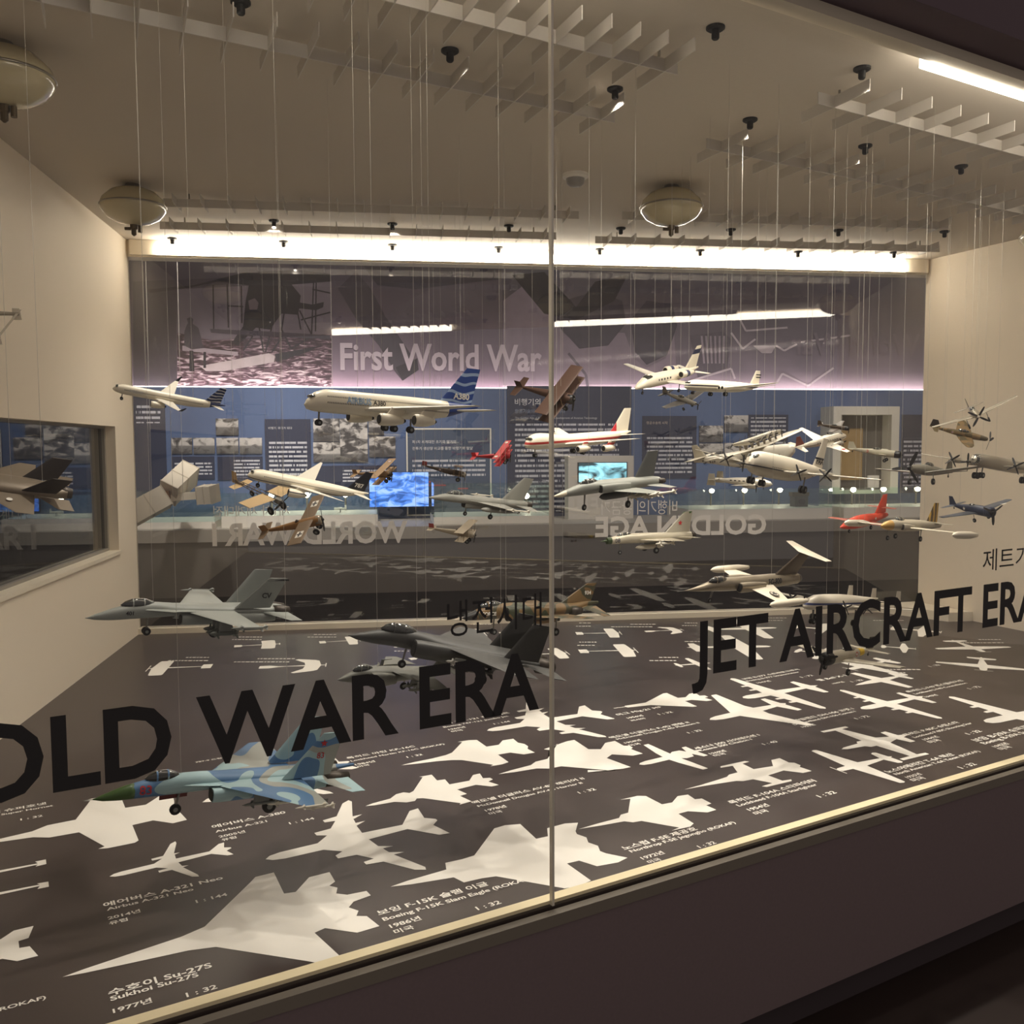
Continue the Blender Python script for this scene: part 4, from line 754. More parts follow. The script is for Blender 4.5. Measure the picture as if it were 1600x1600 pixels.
# ---------------------------------------------------------------- piston airliners and bombers
def prop4(name, label, nose, tail, zn, zt, roll, fus, half, eng, fins, mt, wmt, gears=(), pr=.055, htail=(.84,.1,.86,.05,.22), wing=(.32,.17,.38,.05), dih=.05, er=.022, nb=4, canopy=None):
    s = Plane(name, label, nose, tail, zn, zt, roll); s.frame = mt; s.fus(fus, mt, 18); u0_, c0, u1_, c1 = wing; s.wings(wmt, u0_, c0, .02, -.02, u1_, c1, half, -.02+dih, .12)
    for k, (y, u) in enumerate(eng):
        for sd in (1, -1): s.nacelle(u, u+.16, sd*y, -.025+dih*y/half, er, wmt, jet=False); s.prop(u-.003, sd*y, -.025+dih*y/half, pr, nb, ang=.3+k*.5+sd*.2)
    a, b, c, d, e = htail; s.wings(wmt, a, b, .005, .015, c, d, e, .02, .09, name='stabilizer')
    for f in fins: s.fin(*f)
    for g in gears: s.gear(*g)
    s.hang(); return s
SILV = mat('model_silver', (176, 170, 156), .3, .55); SILW = mat('model_white_silver', (206, 199, 182), .35, .2)
pan = paint('stratocruiser_paint', (214, 206, 188), .467, bands=[('z',-.09,-.02,(170,163,148)),('z',-.022,-.012,(60,60,72))], dots=[(-.008,.0,.12,.8,40)], metal=.25)
s = prop4('piston_airliner_model', 'fat silver and white propeller airliner lettered PAA on its tail', (1170, 722), (1287, 745), 3.05, 3.45, -8, [(0,.0,.003,.003),(.012,.002,.03,.036),(.05,.006,.05,.062),(.12,.004,.06,.075),(.5,.004,.06,.075),(.7,.01,.048,.058),(.88,.026,.024,.03),(1,.04,.004,.006)], .64, ((.19,.27),(.34,.31)),
    [(paint('paa_fin', (214,206,188), .467, bands=[('z',.125,.14,(44,44,56))]),.80,.15,.04,.885,.07,.25)], pan, SILV, gears=[(.2,0,-.06,-.13,.02,.014,True),(.38,.18,-.02,-.13,.024,.016,True),(.38,-.18,-.02,-.13,.024,.016,True)])
s.text('PAA', .835, .075, .1, INKB, 1, .03, y=.009, height=.042); MB().loft(s.rings([(.012,.03,.022,.008),(.03,.042,.034,.01),(.045,.052,.036,.008)], 12, 1)).build('cockpit_window', CANOPY, s.e, True)
con = paint('constellation_paint', (216, 208, 190), .4, bands=[('z',-.01,.008,(52,62,110)),('z',-.09,-.03,(176,170,158))], metal=.15)
s = prop4('piston_airliner_model', 'white propeller airliner with blue stripe and triple tail by rear sill', (1256, 943), (1371, 941), 3.15, 3.45, 0, [(0,-.02,.003,.003),(.015,-.016,.02,.02),(.06,-.004,.04,.042),(.14,.008,.052,.054),(.4,.012,.053,.055),(.65,.01,.045,.046),(.85,.018,.022,.024),(1,.03,.004,.005)], .62, ((.17,.27),(.31,.31)),
    [(SILW,.88,.1,-.03,.91,.06,.11),(SILW,.88,.1,-.03,.91,.06,.11,.2),(SILW,.88,.1,-.03,.91,.06,.11,-.2)], con, SILV, gears=[(.12,0,-.03,-.15,.02,.014,True),(.4,.17,-.02,-.15,.024,.016,True),(.4,-.17,-.02,-.15,.024,.016,True)])
s = prop4('bomber_model', 'polished silver four engine bomber at the right edge', (1520, 717), (1636, 739), 3.85, 4.14, -4, [(0,.0,.006,.006),(.01,.0,.026,.026),(.04,0,.042,.043),(.1,0,.048,.05),(.55,0,.048,.05),(.75,.006,.036,.037),(.9,.016,.02,.022),(1,.024,.008,.012)], .71, ((.19,.24),(.35,.28)), [(SILV,.78,.18,.03,.88,.08,.22)], SILV, SILV, gears=[(.14,0,-.04,-.13,.022,.014,True),(.37,.19,-.02,-.13,.026,.018,True),(.37,-.19,-.02,-.13,.026,.018,True)], pr=.07)
MB().loft(s.rings([(-.001,.0,.004,.004),(.012,.0,.028,.028),(.045,.0,.0435,.0445)], 14, 2)).build('glazed_nose', CANOPY, s.e, True)
dc3 = paint('dc3_paint', (206, 198, 180), .29, bands=[('z',.0,.01,(90,84,80))], dots=[(.012,.026,.2,.62,24)], metal=.3)
s = Plane('piston_airliner_model', 'small silver twin propeller airliner with red marked tail', (1322, 680), (1241, 702), 4.50, 4.41, 20); s.frame = dc3; s.fus([(0,-.01,.004,.004),(.02,-.008,.03,.032),(.08,.0,.055,.06),(.2,.006,.063,.068),(.55,.004,.06,.064),(.78,.012,.036,.038),(1,.03,.006,.008)], dc3); s.wings(SILW, .27, .24, .02, -.04, .40, .07, .58, .03, .11)
for sd in (1, -1): s.nacelle(.19, .42, sd*.155, -.025, .036, SILV, jet=False); s.prop(.185, sd*.155, -.025, .09, 3)
s.wings(SILW, .84, .13, .005, .02, .9, .06, .22, .02, .09, name='stabilizer'); s.fin(mat('dc3_red_fin', (112, 62, 54), .5), .80, .18, .03, .9, .07, .2); s.canopy(.06, .17, .045, .035, .03); s.roundel(.42, -.45, .022, .03, [(1, INKR)], plane='top'); s.hang()
# twin-tail airliner behind the PAA plane
s = Plane('piston_airliner_model', 'silver twin tail propeller airliner partly behind the PAA airliner', (1207, 756), (1112, 750), 3.62, 3.75, 4); s.frame = SILW
s.fus([(0,-.01,.004,.004),(.03,-.006,.035,.036),(.12,.0,.058,.064),(.3,.004,.066,.074),(.55,.004,.058,.064),(.8,.01,.032,.034),(1,.02,.01,.012)], paint('electra_paint', (196,190,176), .25, dots=[(.012,.03,.3,.7,14)], metal=.35)); s.wings(SILV, .3, .24, .03, -.04, .36, .08, .7, .02, .12)
for sd in (1, -1): s.nacelle(.2, .42, sd*.19, -.03, .045, SILV, jet=False); s.prop(.195, sd*.19, -.03, .1, 3); s.fin(SILV, .86, .15, -.06, .88, .1, .13, sd*.2, t=.1)
s.wings(SILV, .86, .12, .005, .03, .88, .09, .24, .03, .08, name='stabilizer'); s.hang()
# flying boat
SB = paint('flying_boat_paint', (208, 202, 188), .55, bands=[('z',-.09,-.055,(70,66,64))], dots=[(-.012,.002,.12,.6,34)], metal=.15)
s = Plane('flying_boat_model', 'huge white flying boat lettered D-1929 with engines above its wing', (1243, 705), (1086, 727), 3.78, 4.2, 12); s.frame = SB
s.fus([(0,.03,.004,.01),(.02,.02,.03,.035),(.08,.004,.05,.062),(.2,-.002,.056,.075),(.45,-.004,.055,.075),(.6,.004,.046,.06),(.8,.024,.026,.034),(1,.04,.006,.018)], SB, 18, 4, 2.6)
s.wings(SILW, .24, .2, .0, .075, .26, .17, .56, .095, .1, mid=[(.25, .4, .09, .19)]); s.wings(SILW, .3, .12, .05, -.05, .32, .1, .17, -.05, .18, name='sponson')
s.wings(SILW, .86, .13, .0, .06, .89, .08, .17, .06, .08, name='stabilizer'); s.fin(SILW, .84, .15, .04, .93, .06, .17)
for y in (-.2, -.12, -.04, .04, .12, .2):
    s.nacelle(.23, .4, y, .145, .02, SILV, pylon=None, jet=False); s.fin(mat('boat_strut', (120, 112, 100), .5), .28, .02, .085, .29, .02, .13, y, name='engine_strut'); s.fin(mat('boat_strut', ()), .34, .02, .085, .33, .02, .13, y, name='engine_strut'); s.prop(.226, y, .145, .045, 2, ang=.5+y*4); s.prop(.412, y, .145, .045, 2, ang=1.1+y*3)
for sd in (1, -1):
    for a in (.27, .36): MB().tube(s.p(a+.03, sd*.17, -.045), s.p(a, sd*.3, .08), .004*s.L, n=6).build('wing_strut', STEEL, s.e)
s.text('D-1929', .90, .0, .15, INKB, -1, .02, height=.035); s.hang()
# ---------------------------------------------------------------- jets
def jet(label, nose, tail, zn, zt, roll, mt, fus, wing, htail, fins, canopy, z_w=0, name='jet_fighter_model', wing_mt=None, intakes=(), exhaust=(), gears=(), strakes=None, wz1=None, t=.05, ht_z=(0, 0), pw=2.2, wires=(.3, .72), mid=None, frame=None):
    s = Plane(name, label, nose, tail, zn, zt, roll, wires=wires); s.frame = frame or mt; s.fus(fus, mt, 18, 4, pw); u0_, c0, u1_, c1, y0, y1 = wing
    s.wings(wing_mt or mt, u0_, c0, y0, z_w, u1_, c1, y1, z_w if wz1 is None else wz1, t, mid=mid)
    if htail: a, b, c, d, y0, y1 = htail; s.wings(wing_mt or mt, a, b, y0, ht_z[0], c, d, y1, ht_z[1], .05, name='stabilizer')
    for f in fins: s.fin(*f)
    if canopy: s.canopy(*canopy)
    for (u0_, u1_, y, z, hw, hh) in intakes:
        for sd in ((1, -1) if y else (1,)):
            o = MB().loft(s.rings([(u0_, z, hw, hh), (u0_+.03, z, hw*1.06, hh*1.06), (u1_-.1, z, hw, hh), (u1_, z, hw*.6, hh*.7)], 14, 2, 3.2, sd*y)).build('air_intake', mt, s.e, True, 50)
            MB().loft(s.rings([(u0_-.002, z, hw*.86, hh*.86), (u0_-.0035, z, hw*.84, hh*.84)], 14, 1, 3.2, sd*y)).build('intake_mouth', HOLE, o)
    for (u0_, u1_, y, z, r) in exhaust:
        for sd in ((1, -1) if y else (1,)):
            o = MB().loft(s.rings([(u0_, z, r, r), ((u0_+u1_)/2, z, r*1.0, r*1.0), (u1_, z, r*.78, r*.78)], 16, 1, cy=sd*y)).build('exhaust_nozzle', mat('nozzle_metal', (70, 64, 58), .45, .6), s.e, True)
            MB().loft(s.rings([(u1_+.001, z, r*.66, r*.66), (u1_+.002, z, r*.6, r*.6)], 16, 1, cy=sd*y)).build('nozzle_mouth', HOLE, o)
    for g in gears: s.gear(*g)
    if strakes:
        u0_, c0, y0, u1_, c1, y1, z = strakes; s.wings(mt, u0_, c0, y0, z, u1_, c1, y1, z, .03, name='strake')
    s.hang(); return s
# blue camouflaged twin-tail
su = camo('blue_camouflage', [(154, 182, 186), (84, 120, 158), (154, 156, 148), (154, 182, 186), (84, 120, 158)], 3.6, .685)
s = jet('blue camouflaged twin tail jet with green nose numbered 83', (146, 1240), (552, 1195), 1.98, 2.32, -5, su,
    [(0,-.022,.0015,.0015),(.03,-.02,.010,.010),(.09,-.012,.021,.022),(.16,-.004,.027,.03),(.24,.002,.03,.036),(.34,.004,.036,.036),(.46,.002,.044,.03),(.62,0,.05,.024),(.78,0,.045,.018),(.9,0,.02,.012),(1,.002,.006,.006)],
    (.40,.34,.665,.085,.04,.335), (.80,.14,.90,.055,.075,.22), [(su,.66,.2,.01,.81,.085,.185,.085,.095),(su,.66,.2,.01,.81,.085,.185,-.085,-.095)], (.17,.30,.034,.021,.028), z_w=.004, intakes=[(.40,.88,.062,-.028,.03,.026)], exhaust=[(.85,.95,.062,-.022,.03)], strakes=(.26,.2,.02,.42,.1,.07,.006),
    gears=[(.30,0,-.02,-.118,.021,.013,False,-.01),(.62,.085,-.03,-.118,.027,.018)], ht_z=(-.012,-.016), t=.035)
MB().loft(s.rings([(-.001,-.022,.002,.002),(.03,-.02,.0112,.0112),(.09,-.012,.0222,.0232),(.135,-.007,.0262,.0282)], 18, 3)).build('nose_cone', mat('green_nose', (66, 92, 46), .35), s.e, True)
MB().tube(s.p(-.035,0,-.022), s.p(.004,0,-.022), .0012*s.L, n=6).build('pitot_probe', STEEL, s.e)
s.text('83', .15, -.014, .042, INKR, 1, .01); s.text('83', .79, .085, .03, INKR, 1, .01, y=.098); s.star(.815, .145, .0995, .016, INKR)
s.store(.57, .70, .19, -.035, .006, pyl=0); s.store(.68, .80, .28, -.03, .005, pyl=0); s.store(.50, .64, .12, -.06, .006, GUN, pyl=0); s.store(.44, .6, 0, -.06, .007, GUN); s.store(.62, .74, .337, .004, .004, MISSILE)
MB().prism([s.p(.23,-.008,-.03), s.p(.33,-.008,-.03), s.p(.33,-.008,-.052), s.p(.23,-.008,-.056)], [s.p(.23,-.004,-.03), s.p(.33,-.004,-.03), s.p(.33,-.004,-.052), s.p(.23,-.004,-.056)]).build('gear_door', mat('door_red', (96, 40, 38), .5), s.e)
# carrier jet
gr = mat('carrier_grey', (142, 146, 140), .5, grain=.06, gscale=30); gd = mat('carrier_fin', (112, 116, 112), .5, grain=.08, gscale=30)
s = jet('grey twin tail jet numbered 401 with bombs under its wing', (134, 956), (451, 950), 2.10, 2.40, -7, gr,
    [(0,-.03,.0015,.0015),(.04,-.026,.013,.013),(.12,-.014,.026,.028),(.2,-.002,.032,.036),(.3,.004,.035,.038),(.4,.004,.052,.03),(.6,.002,.066,.028),(.8,.002,.066,.025),(.93,.002,.05,.02),(.96,.002,.03,.015)],
    (.44,.24,.60,.10,.06,.37), (.83,.14,.93,.06,.06,.2), [(gr,.68,.19,.02,.83,.10,.185,.06,.10),(gd,.68,.19,.02,.83,.10,.185,-.06,-.10)], (.15,.32,.03,.024,.032), z_w=.008, intakes=[(.42,.9,.058,-.03,.026,.026)], exhaust=[(.9,.985,.034,-.005,.03)], strakes=(.24,.28,.025,.38,.14,.085,.012),
    gears=[(.28,0,-.02,-.12,.019,.012,True),(.58,.085,-.03,-.12,.024,.016)], ht_z=(-.005,-.012), t=.035)
s.fin(INKB, .818,.12,.17,.83,.108,.178,.0985,.099,.05,'fin_band'); s.text('401', .17, -.012, .035, INKB, 1, .02)
s.text('CV', .805, .08, .05, INKB, 1, .03, y=.0935)
for y, z in ((.15,-.055),(.19,-.06),(.24,-.055)): s.store(.50, .64, y, z, .011, mat('bomb_grey', (86, 90, 84), .5), True, 'bomb', 0.0)
s.store(.60, .74, .30, -.02, .006, gr, pyl=.0); s.store(.55, .73, .372, .008, .005, gr); s.store(.55, .73, -.372, .008, .005, gr)
# dark strike jet
dk = mat('dark_strike_grey', (66, 66, 64), .5, grain=.06, gscale=30)
s = jet('dark charcoal twin tail jet above the words WAR ERA', (546, 986), (862, 1038), 2.36, 2.62, -8, dk,
    [(0,-.02,.0015,.0015),(.04,-.017,.014,.014),(.12,-.006,.028,.030),(.2,.004,.034,.038),(.3,.006,.038,.042),(.4,.006,.06,.036),(.6,.004,.078,.034),(.8,.002,.08,.03),(.92,0,.07,.024),(.95,0,.04,.018)],
    (.42,.32,.64,.12,.07,.335), (.80,.15,.90,.07,.08,.22), [(dk,.70,.18,.02,.80,.09,.195,.085,.085),(dk,.70,.18,.02,.80,.09,.195,-.085,-.085)], (.13,.31,.036,.026,.036), z_w=.018, intakes=[(.28,.8,.062,-.012,.03,.036)], exhaust=[(.9,.985,.045,-.004,.036)],
    gears=[(.27,0,-.02,-.125,.018,.012),(.62,.085,-.03,-.125,.027,.018),(.62,-.085,-.03,-.125,.027,.018)], ht_z=(0,-.004), t=.035)
s.store(.40, .52, .15, -.02, .007, mat('missile_grey', (150, 148, 140), .5), pyl=.0); s.store(.45, .66, .1, -.055, .012, dk, True, 'bomb'); s.store(.5, .72, .0, -.05, .02, dk, False, 'fuel_tank')
# jump jet
hg = mat('jump_grey', (106, 106, 98), .5, grain=.08, gscale=30)
s = jet('grey jump jet half hidden behind the letters R and E', (528, 1060), (712, 1049), 2.38, 2.66, -12, hg,
    [(0,-.01,.002,.002),(.03,-.008,.014,.014),(.1,.004,.03,.034),(.17,.014,.038,.046),(.27,.014,.06,.05),(.45,.01,.066,.05),(.65,.012,.045,.04),(.85,.022,.022,.024),(1,.03,.004,.006)],
    (.38,.28,.60,.1,.05,.32), (.84,.13,.93,.05,.015,.15), [(hg,.76,.18,.04,.90,.07,.21)], (.10,.27,.05,.026,.038), z_w=.05, wz1=.0, intakes=[(.22,.42,.062,.0,.03,.046)], ht_z=(.035,.015), gears=[(.2,0,-.03,-.11,.02),(.55,0,-.03,-.11,.026)], t=.06)
for y in (.14, .21): s.store(.42, .62, y, -.02, .011, hg, True, 'bomb', .03); s.store(.42, .62, -y, -.02, .011, hg, True, 'bomb', .03)
# desert camouflage jet
ph = camo('brown_green_camouflage', [(54, 58, 40), (104, 82, 50), (60, 58, 40), (110, 86, 54)], 4.5, .6, nose=(.07, (36, 34, 32)))
s = jet('brown and green camouflaged jet numbered 934 by the rear sill', (722, 961), (934, 948), 3.38, 3.72, -2, ph,
    [(0,-.02,.002,.002),(.03,-.016,.016,.016),(.1,-.004,.03,.032),(.18,.008,.036,.044),(.3,.012,.05,.046),(.45,.008,.066,.044),(.65,.004,.062,.04),(.8,.006,.045,.032),(.9,.02,.016,.022),(1,.03,.005,.008)],
    (.38,.34,.66,.08,.06,.31), (.84,.13,.93,.06,.015,.15), [(ph,.70,.24,.04,.90,.08,.155)], (.11,.29,.04,.024,.034), z_w=-.022, wz1=.0, intakes=[(.27,.6,.064,.0,.024,.04)], exhaust=[(.76,.84,.035,-.01,.028)], ht_z=(.012,-.03), gears=[(.22,0,-.03,-.13,.018,.012,True),(.57,.15,-.02,-.13,.024)], t=.04)
s.text('934', .88, .085, .05, INKW, 1, .02, y=.0105, height=.025); s.text('FORCE', .12, -.006, .09, INKW, 1, .02); s.roundel(.6, .0, None, .012, [(1, INKR)]); s.store(.4, .7, .0, -.065, .02, ph, False, 'fuel_tank')
# single-engine grey fighter
fg = mat('fighter_grey', (132, 132, 124), .5, grain=.07, gscale=30)
s = jet('light grey single tail jet with wingtip missiles left of glass joint', (669, 776), (832, 791), 3.43, 3.68, -10, fg,
    [(0,-.006,.0015,.0015),(.04,-.004,.013,.012),(.12,.004,.026,.026),(.2,.01,.034,.036),(.32,.008,.05,.036),(.5,.006,.06,.034),(.7,.006,.05,.034),(.88,.006,.036,.034),(.93,.006,.03,.03)],
    (.40,.28,.60,.08,.05,.3), (.80,.15,.89,.07,.05,.19), [(fg,.68,.22,.035,.86,.1,.235)], (.15,.33,.036,.024,.036), z_w=.004, intakes=[(.33,.66,.0,-.036,.036,.026)], exhaust=[(.91,.985,0,.006,.03)], strakes=(.28,.2,.03,.4,.1,.07,.006), ht_z=(.0,-.012), t=.035, gears=[(.36,0,-.05,-.13,.018),(.56,.07,-.03,-.13,.022)])
s.store(.42, .74, .13, -.04, .02, fg, False, 'fuel_tank', 0); s.store(.55, .78, .302, .004, .006); s.store(.55, .78, -.302, .004, .006); s.store(.54, .74, .22, -.025, .008, GUN, pyl=0)
# small export fighter with white nose
ef = mat('export_grey', (136, 138, 130), .5, grain=.08, gscale=30)
s = jet('grey jet with white nose cone right of the glass joint', (864, 772), (1033, 750), 2.58, 2.93, -6, ef,
    [(0,-.014,.0015,.0015),(.05,-.012,.012,.011),(.15,-.002,.024,.024),(.25,.006,.03,.034),(.36,.01,.048,.036),(.5,.01,.056,.034),(.7,.006,.048,.034),(.9,.002,.04,.032),(.96,.0,.036,.026)],
    (.44,.24,.60,.09,.05,.28), (.80,.14,.90,.06,.04,.15), [(mat('export_fin', (84, 86, 84), .5),.72,.2,.03,.84,.11,.19)], (.22,.39,.034,.02,.03), z_w=-.014, intakes=[(.35,.62,.05,.004,.018,.024)], exhaust=[(.93,1.0,.022,.0,.02)], ht_z=(-.012,-.02), t=.035, gears=[(.27,0,-.02,-.12,.018),(.56,.09,-.03,-.12,.022)])
MB().loft(s.rings([(-.001,-.014,.002,.002),(.05,-.012,.0125,.0115),(.11,-.006,.019,.0185)], 18, 3)).build('nose_cone', mat('nose_cream', (206, 196, 172), .4), s.e, True)
s.store(.40, .72, .0, -.055, .022, mat('tank_dark', (60, 60, 58), .5), False, 'fuel_tank', -.02); s.store(.50, .72, .13, -.045, .012, mat('pod_light', (188, 180, 160), .5), True, 'missile', -.014); s.store(.54, .74, .2, -.04, .01, mat('pod_light', ()), True, 'missile', -.014); s.store(.5, .76, .282, -.012, .007)
# silver delta
sv = paint('delta_silver', (190, 182, 162), .45, bands=[('x', .42, .6, (58, 72, 44))], metal=.25)
s = jet('silver delta wing jet numbered 08 with red star tail', (938, 846), (1085, 836), 3.75, 3.97, -2, sv,
    [(0,.0,.0015,.0015),(.06,.0,.012,.012),(.065,0,.028,.028),(.15,.002,.033,.034),(.25,.008,.036,.042),(.45,.006,.04,.044),(.7,.002,.04,.04),(.95,0,.036,.036)],
    (.38,.34,.68,.03,.035,.25), (.78,.14,.92,.05,.03,.14), [(mat('delta_fin', (160, 154, 138), .45),.66,.28,.03,.88,.09,.215)], (.16,.33,.036,.02,.032), z_w=-.006, exhaust=[(.94,1.0,0,0,.032)], ht_z=(-.004,-.004), t=.03, gears=[(.2,0,-.03,-.125,.018),(.52,.085,-.02,-.125,.028),(.52,-.085,-.02,-.125,.028)], pw=2)
s.text('08', .13, -.016, .05, mat('ink_slate', (70, 70, 82), .5), 1, .01); s.star(.83, .12, .012, .026, INKR); MB().prism([s.p(.86,.003,.2), s.p(.95,.003,.2), s.p(.965,.003,.216), s.p(.88,.003,.216)], [s.p(.86,-.003,.2), s.p(.95,-.003,.2), s.p(.965,-.003,.216), s.p(.88,-.003,.216)]).build('fin_tip', mat('green_nose', ()), s.e)
s.store(.36, .66, 0, -.075, .02, mat('tank_white', (196, 188, 170), .45), False, 'fuel_tank', -.03); s.store(.46, .66, .15, -.03, .01, pyl=-.006)
# needle jet with tip tanks
nd = mat('needle_metal', (146, 136, 118), .36, .6, grain=.12, gscale=25); nw = mat('needle_white', (222, 212, 190), .5)
s = jet('bare metal needle nosed jet with T tail and wingtip tanks', (1069, 920), (1248, 903), 2.80, 3.17, -20, nd,
    [(0,-.012,.001,.001),(.05,-.011,.006,.006),(.14,-.006,.018,.018),(.22,.002,.026,.03),(.32,.004,.033,.038),(.42,.002,.038,.038),(.6,0,.04,.04),(.8,0,.038,.038),(.97,0,.032,.032)],
    (.47,.23,.56,.1,.04,.2), None, [(mat('needle_fin', (96, 84, 70), .45, .4),.74,.22,.03,.92,.11,.17)], (.18,.34,.028,.02,.028), z_w=-.002, wz1=-.022, wing_mt=nw, intakes=[(.40,.62,.045,.0,.018,.026)], exhaust=[(.95,1.0,0,0,.03)], t=.03, gears=[(.24,0,-.03,-.1,.016)], pw=2)
s.wings(nw, .90, .12, .0, .172, .97, .06, .14, .172, .05, name='stabilizer'); s.store(.46, .80, .212, -.022, .02, nw, False, 'tip_tank'); s.store(.46, .80, -.212, -.022, .02, nw, False, 'tip_tank')
MB().tube(s.p(-.05,0,-.012), s.p(.004,0,-.012), .0015*s.L, n=6).build('pitot_probe', STEEL, s.e); s.text('FG-820', .66, .0, .12, INKB, 1, .02); s.roundel(.60, .13, -.006, .028, [(1, INKB), (.8, nw)], plane='top'); s.star(.60, .13, -.004, .024, INKB, plane='top'); s.roundel(.5, .0, None, .014, [(1, INKB)])
# orange rocket plane
og = mat('rocket_orange', (206, 74, 52), .45)
s = jet('bright orange red rocket plane with bullet nose at right', (1312, 823), (1385, 806), 4.18, 4.42, -4, og,
    [(0,-.01,.002,.002),(.05,-.008,.022,.022),(.15,0,.046,.05),(.3,.006,.066,.072),(.5,.008,.068,.074),(.75,.01,.05,.054),(.95,.014,.032,.034),(1,.014,.022,.024)],
    (.42,.17,.45,.09,.05,.45), (.84,.1,.86,.06,.02,.18), [(og,.72,.26,.05,.90,.1,.27)], None, name='rocket_plane_model', z_w=-.01, ht_z=(.12,.12), exhaust=[(.97,1.02,0,.014,.02)], wing_mt=mat('rocket_wing', (176, 96, 78), .5), t=.06, gears=[(.2,0,-.03,-.1,.02),(.56,.06,-.04,-.1,.024)], pw=2)
MB().loft(s.rings([(.11,.03,.02,.012),(.15,.042,.03,.014),(.2,.052,.034,.01)], 12, 1)).build('windshield', CANOPY, s.e, True); s.star(.66, .02, .06, .022, INKW)
MB().tube(s.p(-.06,0,-.01), s.p(.004,0,-.01), .002*s.L, n=6).build('nose_probe', STEEL, s.e)
# straight-wing jet with tip tanks
tj = paint('tip_tank_jet_paint', (184, 176, 156), .3, bands=[('x', .42, .6, (190, 152, 88))], metal=.35)
ty = NT('tiger_fin'); x, y, z = ty.obj(); wv = ty.n('ShaderNodeTexWave'); wv.inputs['Scale'].default_value = 14; wv.inputs['Distortion'].default_value = 3; ty.l(ty.tc, wv.inputs[0]); TG = ty.done(ty.mix(ty.math('GREATER_THAN', wv.outputs['Fac'], .5), srgb((196, 158, 74)), srgb((92, 74, 46))), .5)
s = jet('silver straight wing jet with yellow striped tail and tip tanks', (1377, 821), (1467, 822), 3.1, 3.31, -2, tj,
    [(0,-.005,.004,.004),(.02,-.005,.02,.02),(.08,0,.038,.04),(.2,.004,.05,.054),(.4,.004,.06,.058),(.6,.004,.054,.056),(.8,.006,.04,.042),(1,.01,.026,.028)],
    (.36,.24,.42,.12,.05,.54), (.86,.1,.88,.06,.015,.2), [(TG,.76,.2,.04,.88,.08,.23)], (.2,.38,.05,.03,.036), z_w=-.016, intakes=[(.27,.46,.055,-.01,.02,.03)], exhaust=[(.98,1.02,0,.01,.024)], ht_z=(.03,.03), t=.08, gears=[(.12,0,-.03,-.14,.022),(.46,.13,-.02,-.14,.026),(.46,-.13,-.02,-.14,.026)], pw=2)
for sd in (1, -1): s.store(.24, .66, sd*.56, -.03, .034, mat('tip_tank_silver', (200, 192, 174), .35, .3), False, 'tip_tank')
# stealth jet at the left edge
st = mat('stealth_brown', (120, 108, 92), .42, .25, grain=.05, gscale=30); sd_ = mat('stealth_dark', (52, 46, 44), .5)
s = jet('dark stealth jet tail before the left side window', (-165, 738), (118, 772), 2.02, 2.2, -26, st,
    [(0,-.01,.002,.002),(.05,-.006,.02,.016),(.15,.006,.044,.036),(.28,.008,.075,.044),(.5,.006,.10,.046),(.72,.004,.10,.042),(.88,.002,.07,.036),(.95,0,.04,.03)],
    (.40,.36,.66,.1,.08,.34), (.78,.18,.90,.09,.10,.23), [(sd_,.68,.2,.03,.84,.12,.17,.09,.15),(sd_,.68,.2,.03,.84,.12,.17,-.09,-.15)], (.14,.3,.038,.03,.036), z_w=.004, exhaust=[(.9,.98,0,0,.04)], ht_z=(0,-.004), t=.035, pw=2.8, wires=(.62, .8))
s.roundel(.62, .2, .016, .018, [(1, INKW)], plane='top')
# twin-boom fighter at the left edge
tb = mat('boom_silver', (170, 162, 146), .4, .3)
s = Plane('propeller_fighter_model', 'twin boom fighter tail with white rudders at the left edge', (-215, 500), (27, 511), 2.45, 2.5, -32, wires=(.35,)); s.frame = tb; s.fus([(.05,.0,.004,.004),(.1,0,.03,.032),(.25,.006,.042,.046),(.45,.004,.03,.034),(.6,0,.004,.004)], tb); s.wings(tb, .24, .22, .02, -.01, .30, .08, .69, .05, .1)
for sd in (1, -1):
    s.fus([(.06,0,.01,.01),(.1,0,.034,.036),(.3,0,.036,.042),(.6,0,.022,.026),(.95,.006,.01,.012)], tb, name='tail_boom', cy=sd*.2); s.prop(.06, sd*.2, 0, .14, 3)
    o = s.fin(mat('boom_fin', (224, 216, 198), .45), .90, .06, -.04, .91, .05, .05, sd*.2, t=.12)
s.wings(tb, .93, .02, .0, .012, .93, .02, .26, .012, .09, name='stabilizer'); s.canopy(.16, .34, .04, .026, .034); s.hang()
